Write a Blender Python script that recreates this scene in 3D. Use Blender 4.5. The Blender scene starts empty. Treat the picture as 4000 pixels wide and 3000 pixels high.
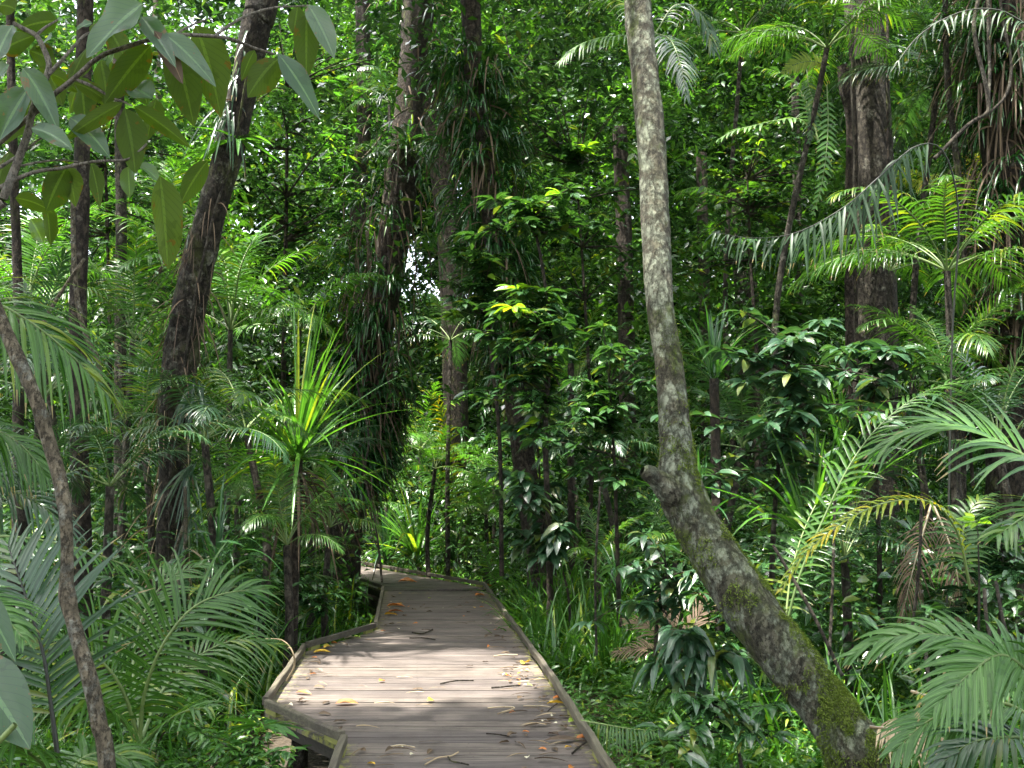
import bpy, math, random
import numpy as np
from mathutils import Vector, noise, Quaternion

random.seed(11)
RNG = np.random.default_rng(11)
SC = bpy.context.scene
COL = SC.collection

# ------------------------------------------------------------------ camera, sky, sun, exposure
CAM_H = 1.55
FPX = 3850.0                       # focal length in pixels of the 4000 px wide photograph
PITCH = math.atan(430 / FPX)
cam_data = bpy.data.cameras.new("camera")
cam = bpy.data.objects.new("camera", cam_data)
COL.objects.link(cam)
cam.location = (0, 0, CAM_H)
cam.rotation_euler = (math.pi / 2 + PITCH, 0, 0)
cam_data.sensor_width = 36
cam_data.lens = 36 * FPX / 4000
cam_data.clip_start = 0.05
cam_data.clip_end = 800
SC.camera = cam

SUN = Vector((-0.20, -0.11, 0.97)).normalized()      # direction towards the sun
SUN_EL = math.asin(SUN.z)
SUN_AZ = math.atan2(SUN.x, SUN.y)
world = bpy.data.worlds.new("World")
SC.world = world
world.use_nodes = True
wn, wl = world.node_tree.nodes, world.node_tree.links
bg = wn["Background"]
sky = wn.new("ShaderNodeTexSky")
sky.sky_type = 'NISHITA'
sky.sun_disc = False
sky.sun_elevation = SUN_EL
sky.sun_rotation = SUN_AZ
sky.air_density = 1.0
sky.dust_density = 4.0
hs = wn.new("ShaderNodeHueSaturation")              # thin white cloud over the blue
hs.inputs['Saturation'].default_value = 0.42
wl.new(sky.outputs[0], hs.inputs['Color'])
wl.new(hs.outputs[0], bg.inputs[0])
bg.inputs[1].default_value = 0.15

sun_data = bpy.data.lights.new("sun", 'SUN')
sun_data.energy = 3.2
sun_data.angle = math.radians(0.9)
sun_data.color = (1.0, 0.95, 0.86)
sun = bpy.data.objects.new("sun", sun_data)
COL.objects.link(sun)
sun.rotation_euler = SUN.to_track_quat('Z', 'Y').to_euler()
sun.location = (0, 0, 40)

SC.view_settings.view_transform = 'Standard'
SC.view_settings.look = 'None'
SC.view_settings.exposure = 3.0
SC.view_settings.gamma = 1.0
SC.render.engine = 'CYCLES'
SC.cycles.max_bounces = 6
SC.cycles.diffuse_bounces = 3
SC.cycles.glossy_bounces = 2
SC.cycles.transmission_bounces = 3
SC.cycles.transparent_max_bounces = 4
SC.cycles.caustics_reflective = False
SC.cycles.caustics_refractive = False
SC.cycles.use_denoising = True

# ------------------------------------------------------------------ helpers
GROUND = -0.55
UP = np.array([0.0, 0.0, 1.0])


def P(px, py, Y):
    """point seen at photo pixel (px, py) at distance Y in front of the camera"""
    u, v = (px - 2000) / FPX, (1500 - py) / FPX
    dy = math.cos(PITCH) - v * math.sin(PITCH)
    dz = math.sin(PITCH) + v * math.cos(PITCH)
    return np.array([u / dy * Y, Y, CAM_H + dz / dy * Y])


def pix(p):
    d = np.asarray(p, float) - np.array([0, 0, CAM_H])
    fy = d[1] * math.cos(PITCH) + d[2] * math.sin(PITCH)
    vz = -d[1] * math.sin(PITCH) + d[2] * math.cos(PITCH)
    return 2000 + FPX * d[0] / fy, 1500 - FPX * vz / fy


def norm(a):
    a = np.asarray(a, float)
    n = np.linalg.norm(a, axis=-1, keepdims=True)
    return a / np.maximum(n, 1e-9)


def smooth(pts, n):
    """Catmull-Rom through points (any dimension), n samples"""
    p = np.asarray(pts, float)
    if len(p) < 3:
        t = np.linspace(0, 1, n)[:, None]
        return p[0] * (1 - t) + p[-1] * t
    q = np.vstack([2 * p[0] - p[1], p, 2 * p[-1] - p[-2]])
    m = len(p) - 1
    out = []
    for s in np.linspace(0, m - 1e-6, n):
        i = int(s)
        t = s - i
        a, b, c, d = q[i], q[i + 1], q[i + 2], q[i + 3]
        out.append(0.5 * ((2 * b) + (-a + c) * t + (2 * a - 5 * b + 4 * c - d) * t * t + (-a + 3 * b - 3 * c + d) * t ** 3))
    return np.array(out)


class MB:
    """collects quads; build() links them as one mesh object"""

    def __init__(self):
        self.v, self.f, self.a, self.m, self.n = [], [], [], [], 0

    def add(self, v, f, a, mat=0):
        v = np.asarray(v, np.float32).reshape(-1, 3)
        f = np.asarray(f, np.int64).reshape(-1, 4)
        a = np.asarray(a, np.float32).reshape(-1, 3)
        self.v.append(v)
        self.f.append(f + self.n)
        self.a.append(a)
        self.m.append(np.full(len(f), mat, np.int32))
        self.n += len(v)

    def mesh(self, name, mats, origin=(0, 0, 0), smooth_shade=True):
        v = np.concatenate(self.v) - np.asarray(origin, np.float32)
        f = np.concatenate(self.f)
        a = np.concatenate(self.a)
        m = np.concatenate(self.m)
        me = bpy.data.meshes.new(name)
        me.vertices.add(len(v))
        me.vertices.foreach_set("co", v.ravel())
        me.loops.add(len(f) * 4)
        me.loops.foreach_set("vertex_index", f.ravel().astype(np.int32))
        me.polygons.add(len(f))
        me.polygons.foreach_set("loop_start", np.arange(0, len(f) * 4, 4, dtype=np.int32))
        me.polygons.foreach_set("material_index", m)
        me.polygons.foreach_set("use_smooth", np.full(len(f), smooth_shade, dtype=bool))
        at = me.attributes.new("lc", 'FLOAT_VECTOR', 'POINT')
        at.data.foreach_set("vector", a.ravel())
        for x in (mats if isinstance(mats, (list, tuple)) else [mats]):
            me.materials.append(x)
        me.update(calc_edges=True)
        return me

    def build(self, name, mats, parent=None, origin=None, smooth_shade=True):
        if origin is None:
            origin = tuple(parent.location) if parent else (0, 0, 0)
            if parent and parent.parent:
                origin = tuple(np.array(origin) + np.array(parent.parent.location))
        me = self.mesh(name, mats, origin, smooth_shade)
        return link(name, me, parent, (0, 0, 0) if parent else origin)


def link(name, me, parent=None, loc=(0, 0, 0)):
    o = bpy.data.objects.new(name, me)
    COL.objects.link(o)
    o.location = loc
    if parent:
        o.parent = parent
    return o


def tag(o, label=None, cat=None, group=None, kind=None):
    if label:
        o['label'] = label
    if cat:
        o['category'] = cat
    if group:
        o['group'] = group
    if kind:
        o['kind'] = kind
    return o


def thing(name, label, cat, loc, group=None):
    o = bpy.data.objects.new(name, None)
    COL.objects.link(o)
    o.empty_display_size = 0.2
    o.location = tuple(float(c) for c in loc)
    return tag(o, label, cat, group)


PROF = {
    'oval': lambda t: np.sin(np.pi * np.clip(t, 0, 1) ** 0.85) ** 0.75 * (1 - 0.15 * t),
    'ovate': lambda t: np.sin(np.pi * np.clip(t, 0, 1) ** 0.68) ** 0.8,
    'lance': lambda t: np.sin(np.pi * np.clip(t, 0, 1) ** 0.7) ** 1.1,
    'strap': lambda t: np.clip(0.55 + 1.6 * t, 0, 1) * np.clip(1.0 - t, 0, 1) ** 0.55,
    'leaflet': lambda t: np.clip(0.35 + 4 * t, 0, 1) * np.clip(1.0 - t, 0, 1) ** 0.6,
}


def leaves(mb, base, d, nrm, L, W, n=3, prof='oval', droop=0.2, fold=0.2, mat=0, rnd=None, cols=3, wave=0.0):
    """K leaf blades at once; every argument broadcasts over K"""
    base = np.atleast_2d(np.asarray(base, float))
    K = len(base)
    d = norm(np.broadcast_to(np.asarray(d, float), (K, 3)))
    nrm = np.broadcast_to(np.asarray(nrm, float), (K, 3))
    L = np.broadcast_to(np.asarray(L, float), (K,))[:, None]
    W = np.broadcast_to(np.asarray(W, float), (K,))[:, None]
    dr = np.broadcast_to(np.asarray(droop, float), (K,))[:, None]
    fo = np.broadcast_to(np.asarray(fold, float), (K,))[:, None]
    if rnd is None:
        rnd = RNG.random(K)
    rnd = np.broadcast_to(rnd, (K,))
    side = norm(np.cross(d, nrm))
    t = np.linspace(0, 1, n + 1)
    w = np.maximum(PROF[prof](t), 0.03)
    s = np.linspace(-1, 1, cols)
    V = np.zeros((K, n + 1, cols, 3))
    p = base.copy()
    ph = RNG.random((K, 1)) * 6.28
    for i in range(n + 1):
        di = norm(d + np.array([0, 0, -1.0]) * dr * 2 * t[i])
        if i:
            p = p + dm * L / n
        dm = norm(d + np.array([0, 0, -1.0]) * dr * 2 * (t[i] + 0.5 / n))
        ni = norm(np.cross(side, di))
        hw = W * w[i] * 0.5
        for c in range(cols):
            off = np.abs(s[c]) * fo * hw
            if wave:
                off = off + wave * hw * np.sin(ph + t[i] * 9 + s[c] * 1.7) * np.abs(s[c])
            V[:, i, c] = p + side * hw * s[c] + ni * off
    A = np.zeros((K, n + 1, cols, 3))
    A[..., 0] = t[None, :, None]
    A[..., 1] = s[None, None, :]
    A[..., 2] = rnd[:, None, None]
    idx = np.arange(K)[:, None, None] * ((n + 1) * cols) + np.arange(n)[None, :, None] * cols + np.arange(cols - 1)[None, None, :]
    F = np.stack([idx, idx + 1, idx + cols + 1, idx + cols], axis=-1)
    mb.add(V, F, A, mat)


def tube(mb, pts, rad, seg=8, mat=0, rough=0.0, freq=6.0, cap=False, rnd=0.5, seed=0.0):
    p = np.asarray(pts, float)
    n = len(p)
    rad = np.broadcast_to(np.asarray(rad, float), (n,))
    tan = norm(np.gradient(p, axis=0))
    ref = np.array([1.0, 0, 0]) if abs(tan[0][0]) < 0.8 else np.array([0, 1.0, 0])
    a = norm(np.cross(tan[0], ref))
    V = np.zeros((n, seg, 3))
    A = np.zeros((n, seg, 3))
    ang = np.arange(seg) / seg * 2 * np.pi
    ln = 0.0
    for i in range(n):
        a = norm(a - tan[i] * np.dot(a, tan[i]))
        b = np.cross(tan[i], a)
        if i:
            ln += np.linalg.norm(p[i] - p[i - 1])
        for k in range(seg):
            dirv = a * math.cos(ang[k]) + b * math.sin(ang[k])
            r = rad[i]
            if rough:
                q = p[i] + dirv * rad[i]
                h = noise.noise(Vector((q[0] * freq + seed, q[1] * freq, q[2] * freq * 0.6)))
                h2 = noise.noise(Vector((q[0] * freq * 3.1 + seed, q[1] * freq * 3.1, q[2] * freq * 2)))
                r = rad[i] * (1 + rough * (h + 0.45 * h2))
            V[i, k] = p[i] + dirv * r
            A[i, k] = (ln, k / seg, rnd)
    i0 = np.arange(n - 1)[:, None] * seg
    k0 = np.arange(seg)[None, :]
    k1 = (k0 + 1) % seg
    F = np.stack([i0 + k0, i0 + k1, i0 + seg + k1, i0 + seg + k0], axis=-1)
    mb.add(V, F, A, mat)
    if cap:
        for r, i in ((0, 0), (n - 1, n - 1)):
            c = np.vstack([V[i], p[i][None, :]])
            kk = np.arange(0, seg - 1, 2)
            fs = np.stack([kk, kk + 1, (kk + 2) % seg, np.full_like(kk, seg)], axis=-1)
            mb.add(c, fs, np.tile((0, 0, rnd), (len(c), 1)), mat)


def box(mb, c, ax, ay, az, rnd=0.5, mat=0, nx=1):
    """box centred at c with half-axis vectors, split nx times along ax; lc.x = distance to the nearer end"""
    c, ax, ay, az = (np.asarray(q, float) for q in (c, ax, ay, az))
    L = np.linalg.norm(ax)
    ring = [(-1, -1), (1, -1), (1, 1), (-1, 1)]
    V, A = [], []
    for i in range(nx + 1):
        s = -1 + 2 * i / nx
        for (p, q) in ring:
            V.append(c + ax * s + ay * p + az * q)
            A.append((L * (1 - abs(s)), s * L, rnd))
    F = []
    for i in range(nx):
        for k in range(4):
            F.append((i * 4 + k, i * 4 + (k + 1) % 4, i * 4 + 4 + (k + 1) % 4, i * 4 + 4 + k))
    F.append((3, 2, 1, 0))
    e = nx * 4
    F.append((e, e + 1, e + 2, e + 3))
    mb.add(V, F, A, mat)


# ------------------------------------------------------------------ materials
def mat_base(name):
    m = bpy.data.materials.new(name)
    m.use_nodes = True
    nt = m.node_tree
    nt.nodes.clear()
    out = nt.nodes.new("ShaderNodeOutputMaterial")
    return m, nt, out


def N(nt, kind, **kw):
    n = nt.nodes.new(kind)
    for k, v in kw.items():
        if k in n.inputs:
            n.inputs[k].default_value = v
        else:
            setattr(n, k, v)
    return n


def mix(nt, a, b, fac, blend='MIX'):
    n = nt.nodes.new("ShaderNodeMix")
    n.data_type = 'RGBA'
    n.blend_type = blend
    for sock, val in ((n.inputs[0], fac), (n.inputs[6], a), (n.inputs[7], b)):
        if hasattr(val, 'is_linked') or hasattr(val, 'links'):
            nt.links.new(val, sock)
        elif isinstance(val, tuple):
            sock.default_value = (*val, 1)
        else:
            sock.default_value = val
    return n.outputs[2]


def math_(nt, op, a, b=None, c=None):
    n = nt.nodes.new("ShaderNodeMath")
    n.operation = op
    for i, val in enumerate((a, b, c)):
        if val is None:
            continue
        if hasattr(val, 'links'):
            nt.links.new(val, n.inputs[i])
        else:
            n.inputs[i].default_value = val
    return n.outputs[0]


def ramp(nt, fac, stops):
    n = nt.nodes.new("ShaderNodeValToRGB")
    e = n.color_ramp.elements
    while len(e) < len(stops):
        e.new(0.5)
    for k, (pos, c) in enumerate(stops):
        e[k].position = pos
        e[k].color = (*c, 1) if isinstance(c, tuple) else (c, c, c, 1)
    nt.links.new(fac, n.inputs[0])
    return n.outputs[0]


def leaf_mat(name, dark, light, rough=0.38, trans=0.3, tcol=None, yellow=0.04, veins=False, rib=0.5, spec=0.5, under=None, tip=0.0, spots=0.0):
    m, nt, out = mat_base(name)
    L = nt.links
    at = N(nt, "ShaderNodeAttribute", attribute_name="lc")
    sep = N(nt, "ShaderNodeSeparateXYZ")
    L.new(at.outputs['Vector'], sep.inputs[0])
    oi = N(nt, "ShaderNodeObjectInfo")
    r = math_(nt, 'ADD', sep.outputs[2], math_(nt, 'MULTIPLY', oi.outputs['Random'], 0.45))
    r = math_(nt, 'FRACT', r)
    yel = (min(light[0] * 3.2, 0.5), min(light[1] * 1.6, 0.4), light[2] * 0.8)
    col = ramp(nt, r, [(0.0, dark), (0.55, tuple((a + b) / 2 for a, b in zip(dark, light))), (0.93 - yellow, light), (1.0 - yellow * 0.4, yel if yellow else light)])
    # blotches and a paler midrib
    tc = N(nt, "ShaderNodeTexCoord")
    no = N(nt, "ShaderNodeTexNoise", Scale=14.0, Detail=3.0)
    L.new(tc.outputs['Object'], no.inputs['Vector'])
    col = mix(nt, col, tuple(c * 0.55 for c in dark), math_(nt, 'MULTIPLY', math_(nt, 'GREATER_THAN', no.outputs[0], 0.6), 0.35))
    rb = math_(nt, 'LESS_THAN', math_(nt, 'ABSOLUTE', sep.outputs[1]), 0.09)
    col = mix(nt, col, tuple(min(c * 2.2, 0.5) for c in light), math_(nt, 'MULTIPLY', rb, rib))
    if spots:
        sn = N(nt, "ShaderNodeTexNoise", Scale=22.0, Detail=5.0, Roughness=0.7)
        L.new(tc.outputs['Object'], sn.inputs['Vector'])
        edge = math_(nt, 'MULTIPLY', math_(nt, 'POWER', math_(nt, 'ABSOLUTE', sep.outputs[1]), 3.0), 0.10)
        sf = math_(nt, 'GREATER_THAN', math_(nt, 'ADD', sn.outputs[0], edge), 0.70 - spots * 0.05)
        col = mix(nt, col, (0.11, 0.065, 0.025), math_(nt, 'MULTIPLY', sf, 0.85))
    if tip:
        tf = math_(nt, 'MULTIPLY', math_(nt, 'GREATER_THAN', sep.outputs[0], 0.86), math_(nt, 'GREATER_THAN', math_(nt, 'FRACT', math_(nt, 'MULTIPLY', sep.outputs[2], 7.3)), 1 - tip))
        col = mix(nt, col, (0.22, 0.17, 0.07), tf)
    bsdf = N(nt, "ShaderNodeBsdfPrincipled", Roughness=rough)
    bsdf.inputs['Specular IOR Level'].default_value = spec
    if under is not None:
        geo = N(nt, "ShaderNodeNewGeometry")
        colp = mix(nt, col, under, math_(nt, 'MULTIPLY', geo.outputs['Backfacing'], 0.8))
        L.new(colp, bsdf.inputs['Base Color'])
        L.new(math_(nt, 'ADD', rough, math_(nt, 'MULTIPLY', geo.outputs['Backfacing'], 0.4)), bsdf.inputs['Roughness'])
        L.new(math_(nt, 'SUBTRACT', spec, math_(nt, 'MULTIPLY', geo.outputs['Backfacing'], spec * 0.8)), bsdf.inputs['Specular IOR Level'])
    else:
        L.new(col, bsdf.inputs['Base Color'])
    if veins:
        # side veins slanting from the midrib towards the tip
        w = math_(nt, 'SUBTRACT', math_(nt, 'MULTIPLY', sep.outputs[0], 11.0), math_(nt, 'MULTIPLY', math_(nt, 'ABSOLUTE', sep.outputs[1]), 3.2))
        w = math_(nt, 'ABSOLUTE', math_(nt, 'SUBTRACT', math_(nt, 'FRACT', w), 0.5))
        w = math_(nt, 'LESS_THAN', w, 0.06)
        h = math_(nt, 'ADD', w, rb)
        bp = N(nt, "ShaderNodeBump", Strength=0.22, Distance=0.01)
        bp.invert = True
        L.new(h, bp.inputs['Height'])
        L.new(bp.outputs[0], bsdf.inputs['Normal'])
        col = mix(nt, col, tuple(c * 0.5 for c in dark), math_(nt, 'MULTIPLY', w, 0.45))
    tr = N(nt, "ShaderNodeBsdfTranslucent")
    k = tcol or (1.6, 1.7, 0.55)
    tm = mix(nt, col, k, 1.0, 'MULTIPLY')
    L.new(tm, tr.inputs[0])
    mx = N(nt, "ShaderNodeMixShader", Fac=trans)
    L.new(bsdf.outputs[0], mx.inputs[1])
    L.new(tr.outputs[0], mx.inputs[2])
    L.new(mx.outputs[0], out.inputs[0])
    return m


def bark_mat(name, c1, c2, lichen=0.3, moss=0.3, scale=1.0, licol=(0.36, 0.38, 0.33), mosscol=(0.06, 0.075, 0.015), upmoss=0.0, crack=0.6):
    m, nt, out = mat_base(name)
    L = nt.links
    tc = N(nt, "ShaderNodeTexCoord")
    mp = N(nt, "ShaderNodeMapping")
    mp.inputs['Scale'].default_value = (1, 1, 0.55)
    L.new(tc.outputs['Object'], mp.inputs[0])
    n1 = N(nt, "ShaderNodeTexNoise", Scale=9.0 * scale, Detail=8.0, Roughness=0.65)
    n2 = N(nt, "ShaderNodeTexNoise", Scale=34.0 * scale, Detail=8.0, Roughness=0.78)
    n3 = N(nt, "ShaderNodeTexNoise", Scale=6.5 * scale, Detail=9.0, Roughness=0.74)
    n4 = N(nt, "ShaderNodeTexNoise", Scale=3.2 * scale, Detail=9.0, Roughness=0.75)
    vo = N(nt, "ShaderNodeTexVoronoi", Scale=38.0 * scale)
    for n in (n1, n2, n4, vo):
        L.new(mp.outputs[0], n.inputs['Vector'])
    mp2 = N(nt, "ShaderNodeMapping")
    mp2.inputs['Location'].default_value = (7.3, 1.1, 3.7)
    L.new(tc.outputs['Object'], mp2.inputs[0])
    L.new(mp2.outputs[0], n3.inputs['Vector'])
    col = mix(nt, c1, c2, ramp(nt, n1.outputs[0], [(0.35, 0.0), (0.65, 1.0)]))
    col = mix(nt, col, tuple(c * 0.3 for c in c1), ramp(nt, n2.outputs[0], [(0.49, 0.0), (0.57, 0.92)]))
    lf = ramp(nt, n3.outputs[0], [(0.62 - 0.22 * lichen, 0.0), (0.68 - 0.2 * lichen, 1.0)])
    lf = math_(nt, 'MULTIPLY', lf, ramp(nt, n2.outputs[0], [(0.38, 1.0), (0.58, 0.25)]))
    if lichen:
        col = mix(nt, col, licol, math_(nt, 'MULTIPLY', lf, 0.9))
    mf = ramp(nt, n4.outputs[0], [(0.66 - 0.3 * moss, 0.0), (0.76 - 0.3 * moss, 1.0)])
    if upmoss:
        geo = N(nt, "ShaderNodeNewGeometry")
        sp = N(nt, "ShaderNodeSeparateXYZ")
        L.new(geo.outputs['Normal'], sp.inputs[0])
        um = math_(nt, 'MULTIPLY', math_(nt, 'ADD', sp.outputs[2], math_(nt, 'MULTIPLY', math_(nt, 'SUBTRACT', n4.outputs[0], 0.5), 1.6)), upmoss)
        mf = math_(nt, 'MAXIMUM', mf, um)
        mf = math_(nt, 'MINIMUM', math_(nt, 'MAXIMUM', mf, 0.0), 1.0)
    if moss:
        mc = mix(nt, mosscol, tuple(min(c * 2.3, 1) for c in mosscol), n2.outputs[0])
        col = mix(nt, col, mc, math_(nt, 'MULTIPLY', mf, 0.9))
    b = N(nt, "ShaderNodeBsdfPrincipled", Roughness=0.9)
    b.inputs['Specular IOR Level'].default_value = 0.25
    ck = N(nt, "ShaderNodeTexVoronoi", Scale=13.0 * scale, feature='DISTANCE_TO_EDGE')
    wv2 = N(nt, "ShaderNodeVectorMath", operation='MULTIPLY_ADD')
    L.new(n2.outputs['Color'], wv2.inputs[0])
    wv2.inputs[1].default_value = (.12, .12, .12)
    L.new(mp.outputs[0], wv2.inputs[2])
    L.new(wv2.outputs[0], ck.inputs['Vector'])
    cf = ramp(nt, ck.outputs['Distance'], [(0.0, 1.0), (0.11, 0.0)])
    hgt = math_(nt, 'SUBTRACT', math_(nt, 'ADD', n2.outputs[0], math_(nt, 'MULTIPLY', vo.outputs[0], 0.5)), math_(nt, 'MULTIPLY', cf, 0.5))
    if crack:
        col = mix(nt, col, tuple(c * 0.35 for c in c1), math_(nt, 'MULTIPLY', cf, crack))
    L.new(col, b.inputs['Base Color'])
    bp = N(nt, "ShaderNodeBump", Strength=1.0, Distance=0.05)
    L.new(hgt, bp.inputs['Height'])
    L.new(bp.outputs[0], b.inputs['Normal'])
    L.new(b.outputs[0], out.inputs[0])
    return m


def wood_mat(name, c1, c2, moss=0.6, along_x=True, edge=0.25):
    m, nt, out = mat_base(name)
    L = nt.links
    at = N(nt, "ShaderNodeAttribute", attribute_name="lc")
    sep = N(nt, "ShaderNodeSeparateXYZ")
    L.new(at.outputs['Vector'], sep.inputs[0])
    tc = N(nt, "ShaderNodeTexCoord")
    cmb = N(nt, "ShaderNodeCombineXYZ")
    so = N(nt, "ShaderNodeSeparateXYZ")
    L.new(tc.outputs['Object'], so.inputs[0])
    L.new(math_(nt, 'MULTIPLY', sep.outputs[1], 1.6), cmb.inputs[0])
    L.new(math_(nt, 'MULTIPLY', so.outputs[1 if along_x else 0], 55.0 if along_x else 40.0), cmb.inputs[1])
    L.new(math_(nt, 'ADD', math_(nt, 'MULTIPLY', sep.outputs[2], 37.0), math_(nt, 'MULTIPLY', so.outputs[2], 60.0)), cmb.inputs[2])
    g = N(nt, "ShaderNodeTexNoise", Scale=1.0, Detail=6.0, Roughness=0.7)
    L.new(cmb.outputs[0], g.inputs['Vector'])
    n2 = N(nt, "ShaderNodeTexNoise", Scale=3.0, Detail=6.0, Roughness=0.7)
    L.new(tc.outputs['Object'], n2.inputs['Vector'])
    n5 = N(nt, "ShaderNodeTexNoise", Scale=16.0, Detail=4.0, Roughness=0.7)
    L.new(tc.outputs['Object'], n5.inputs['Vector'])
    col = mix(nt, c1, c2, ramp(nt, g.outputs[0], [(0.36, 0.0), (0.64, 1.0)]))
    col = mix(nt, col, tuple(c * 0.35 for c in c1), ramp(nt, g.outputs[0], [(0.6, 0.0), (0.75, 0.8)]))
    tint = ramp(nt, sep.outputs[2], [(0.0, (0.72, 0.70, 0.74)), (0.5, (0.95, 0.93, 0.93)), (1.0, (1.18, 1.15, 1.10))])
    col = mix(nt, col, tint, 1.0, 'MULTIPLY')
    col = mix(nt, col, (0.05, 0.04, 0.035), math_(nt, 'MULTIPLY', ramp(nt, n2.outputs[0], [(0.44, 0.0), (0.66, 0.85)]), 0.85))
    # algae and moss along the plank ends
    ed = math_(nt, 'SUBTRACT', edge, sep.outputs[0])
    ed = math_(nt, 'ADD', math_(nt, 'MULTIPLY', ed, 5.0), math_(nt, 'MULTIPLY', math_(nt, 'SUBTRACT', n5.outputs[0], 0.62), 5.0))
    ed = math_(nt, 'MINIMUM', math_(nt, 'MAXIMUM', ed, 0.0), moss)
    col = mix(nt, col, mix(nt, (0.16, 0.17, 0.03), (0.30, 0.30, 0.06), n5.outputs[0]), ed)
    b = N(nt, "ShaderNodeBsdfPrincipled", Roughness=0.72)
    b.inputs['Specular IOR Level'].default_value = 0.4
    L.new(col, b.inputs['Base Color'])
    bp = N(nt, "ShaderNodeBump", Strength=0.7, Distance=0.006)
    L.new(math_(nt, 'ADD', g.outputs[0], math_(nt, 'MULTIPLY', n5.outputs[0], 0.3)), bp.inputs['Height'])
    L.new(bp.outputs[0], b.inputs['Normal'])
    L.new(b.outputs[0], out.inputs[0])
    return m


def soil_mat():
    m, nt, out = mat_base("forest_soil")
    L = nt.links
    tc = N(nt, "ShaderNodeTexCoord")
    n1 = N(nt, "ShaderNodeTexNoise", Scale=2.2, Detail=8.0, Roughness=0.7)
    n2 = N(nt, "ShaderNodeTexNoise", Scale=26.0, Detail=6.0, Roughness=0.7)
    vo = N(nt, "ShaderNodeTexVoronoi", Scale=22.0)
    for n in (n1, n2, vo):
        L.new(tc.outputs['Object'], n.inputs['Vector'])
    col = mix(nt, (0.035, 0.025, 0.016), (0.10, 0.075, 0.045), n2.outputs[0])
    col = mix(nt, col, (0.022, 0.028, 0.010), ramp(nt, n1.outputs[0], [(0.45, 0.0), (0.62, 0.8)]))
    b = N(nt, "ShaderNodeBsdfPrincipled", Roughness=0.85)
    L.new(col, b.inputs['Base Color'])
    bp = N(nt, "ShaderNodeBump", Strength=1.0, Distance=0.05)
    L.new(math_(nt, 'ADD', n2.outputs[0], vo.outputs[0]), bp.inputs['Height'])
    L.new(bp.outputs[0], b.inputs['Normal'])
    L.new(b.outputs[0], out.inputs[0])
    return m


M = {}
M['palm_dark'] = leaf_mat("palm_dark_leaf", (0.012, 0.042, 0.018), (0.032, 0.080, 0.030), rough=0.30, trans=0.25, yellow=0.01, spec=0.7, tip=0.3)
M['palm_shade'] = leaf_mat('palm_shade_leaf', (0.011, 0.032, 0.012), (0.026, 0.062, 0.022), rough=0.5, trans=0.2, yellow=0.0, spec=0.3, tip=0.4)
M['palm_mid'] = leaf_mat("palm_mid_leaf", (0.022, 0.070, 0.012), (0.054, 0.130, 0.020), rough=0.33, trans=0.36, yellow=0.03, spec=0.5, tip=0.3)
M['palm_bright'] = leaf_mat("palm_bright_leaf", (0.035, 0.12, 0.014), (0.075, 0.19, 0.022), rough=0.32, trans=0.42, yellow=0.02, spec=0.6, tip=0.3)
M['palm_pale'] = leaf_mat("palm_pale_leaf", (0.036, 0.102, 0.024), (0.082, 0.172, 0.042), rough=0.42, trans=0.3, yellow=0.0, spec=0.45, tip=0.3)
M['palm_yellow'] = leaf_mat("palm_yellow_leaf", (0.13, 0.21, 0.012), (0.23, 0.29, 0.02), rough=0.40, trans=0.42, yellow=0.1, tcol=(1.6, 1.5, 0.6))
M['strap_bright'] = leaf_mat("strap_bright_leaf", (0.030, 0.105, 0.018), (0.085, 0.20, 0.03), rough=0.27, trans=0.38, yellow=0.03, spec=0.75)
M['strap_mid'] = leaf_mat("strap_mid_leaf", (0.014, 0.058, 0.018), (0.042, 0.115, 0.032), rough=0.27, trans=0.3, yellow=0.02, spec=0.75)
M['gloss_dark'] = leaf_mat("glossy_dark_leaf", (0.011, 0.038, 0.014), (0.032, 0.080, 0.025), rough=0.24, trans=0.2, yellow=0.02, spec=0.95)
M['gloss_mid'] = leaf_mat("glossy_mid_leaf", (0.018, 0.058, 0.019), (0.047, 0.112, 0.032), rough=0.25, trans=0.25, yellow=0.03, spec=0.95)
M['broad_grey'] = leaf_mat("broad_grey_leaf", (0.018, 0.055, 0.026), (0.042, 0.100, 0.044), rough=0.30, trans=0.25, yellow=0.01, veins=True, spec=0.8, spots=0.6)
M['broad_new'] = leaf_mat("broad_new_leaf", (0.12, 0.26, 0.02), (0.20, 0.36, 0.03), rough=0.35, trans=0.42, yellow=0.02)
M['branch_leaf'] = leaf_mat("hanging_branch_leaf", (0.030, 0.080, 0.040), (0.062, 0.125, 0.066), rough=0.36, trans=0.50, yellow=0.0, veins=True, tcol=(2.6, 2.1, 0.12), under=(0.050, 0.068, 0.006), spec=0.7, spots=1.0)
M['cover'] = leaf_mat("ground_cover_leaf", (0.030, 0.10, 0.02), (0.08, 0.19, 0.035), rough=0.33, trans=0.35, yellow=0.03, spec=0.6)
M['dead'] = leaf_mat("dead_brown_leaf", (0.045, 0.030, 0.019), (0.13, 0.092, 0.056), rough=0.7, trans=0.15, yellow=0.0, tcol=(1.2, 1.0, 0.7), spec=0.3)
M['straw'] = leaf_mat("dead_straw_leaf", (0.19, 0.14, 0.08), (0.40, 0.31, 0.19), rough=0.7, trans=0.15, yellow=0.0, tcol=(1.2, 1.0, 0.7), spec=0.3)
M['fall_yellow'] = leaf_mat("fallen_yellow_leaf", (0.50, 0.30, 0.02), (0.66, 0.47, 0.05), rough=0.55, trans=0.2, yellow=0.0, tcol=(1.2, 1.0, 0.5))
M['fall_orange'] = leaf_mat("fallen_orange_leaf", (0.32, 0.10, 0.02), (0.48, 0.17, 0.03), rough=0.55, trans=0.2, yellow=0.0, tcol=(1.2, 1.0, 0.5))
M['fall_pale'] = leaf_mat("fallen_pale_leaf", (0.42, 0.38, 0.26), (0.60, 0.56, 0.40), rough=0.6, trans=0.15, yellow=0.0, tcol=(1.1, 1.0, 0.8))
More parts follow.
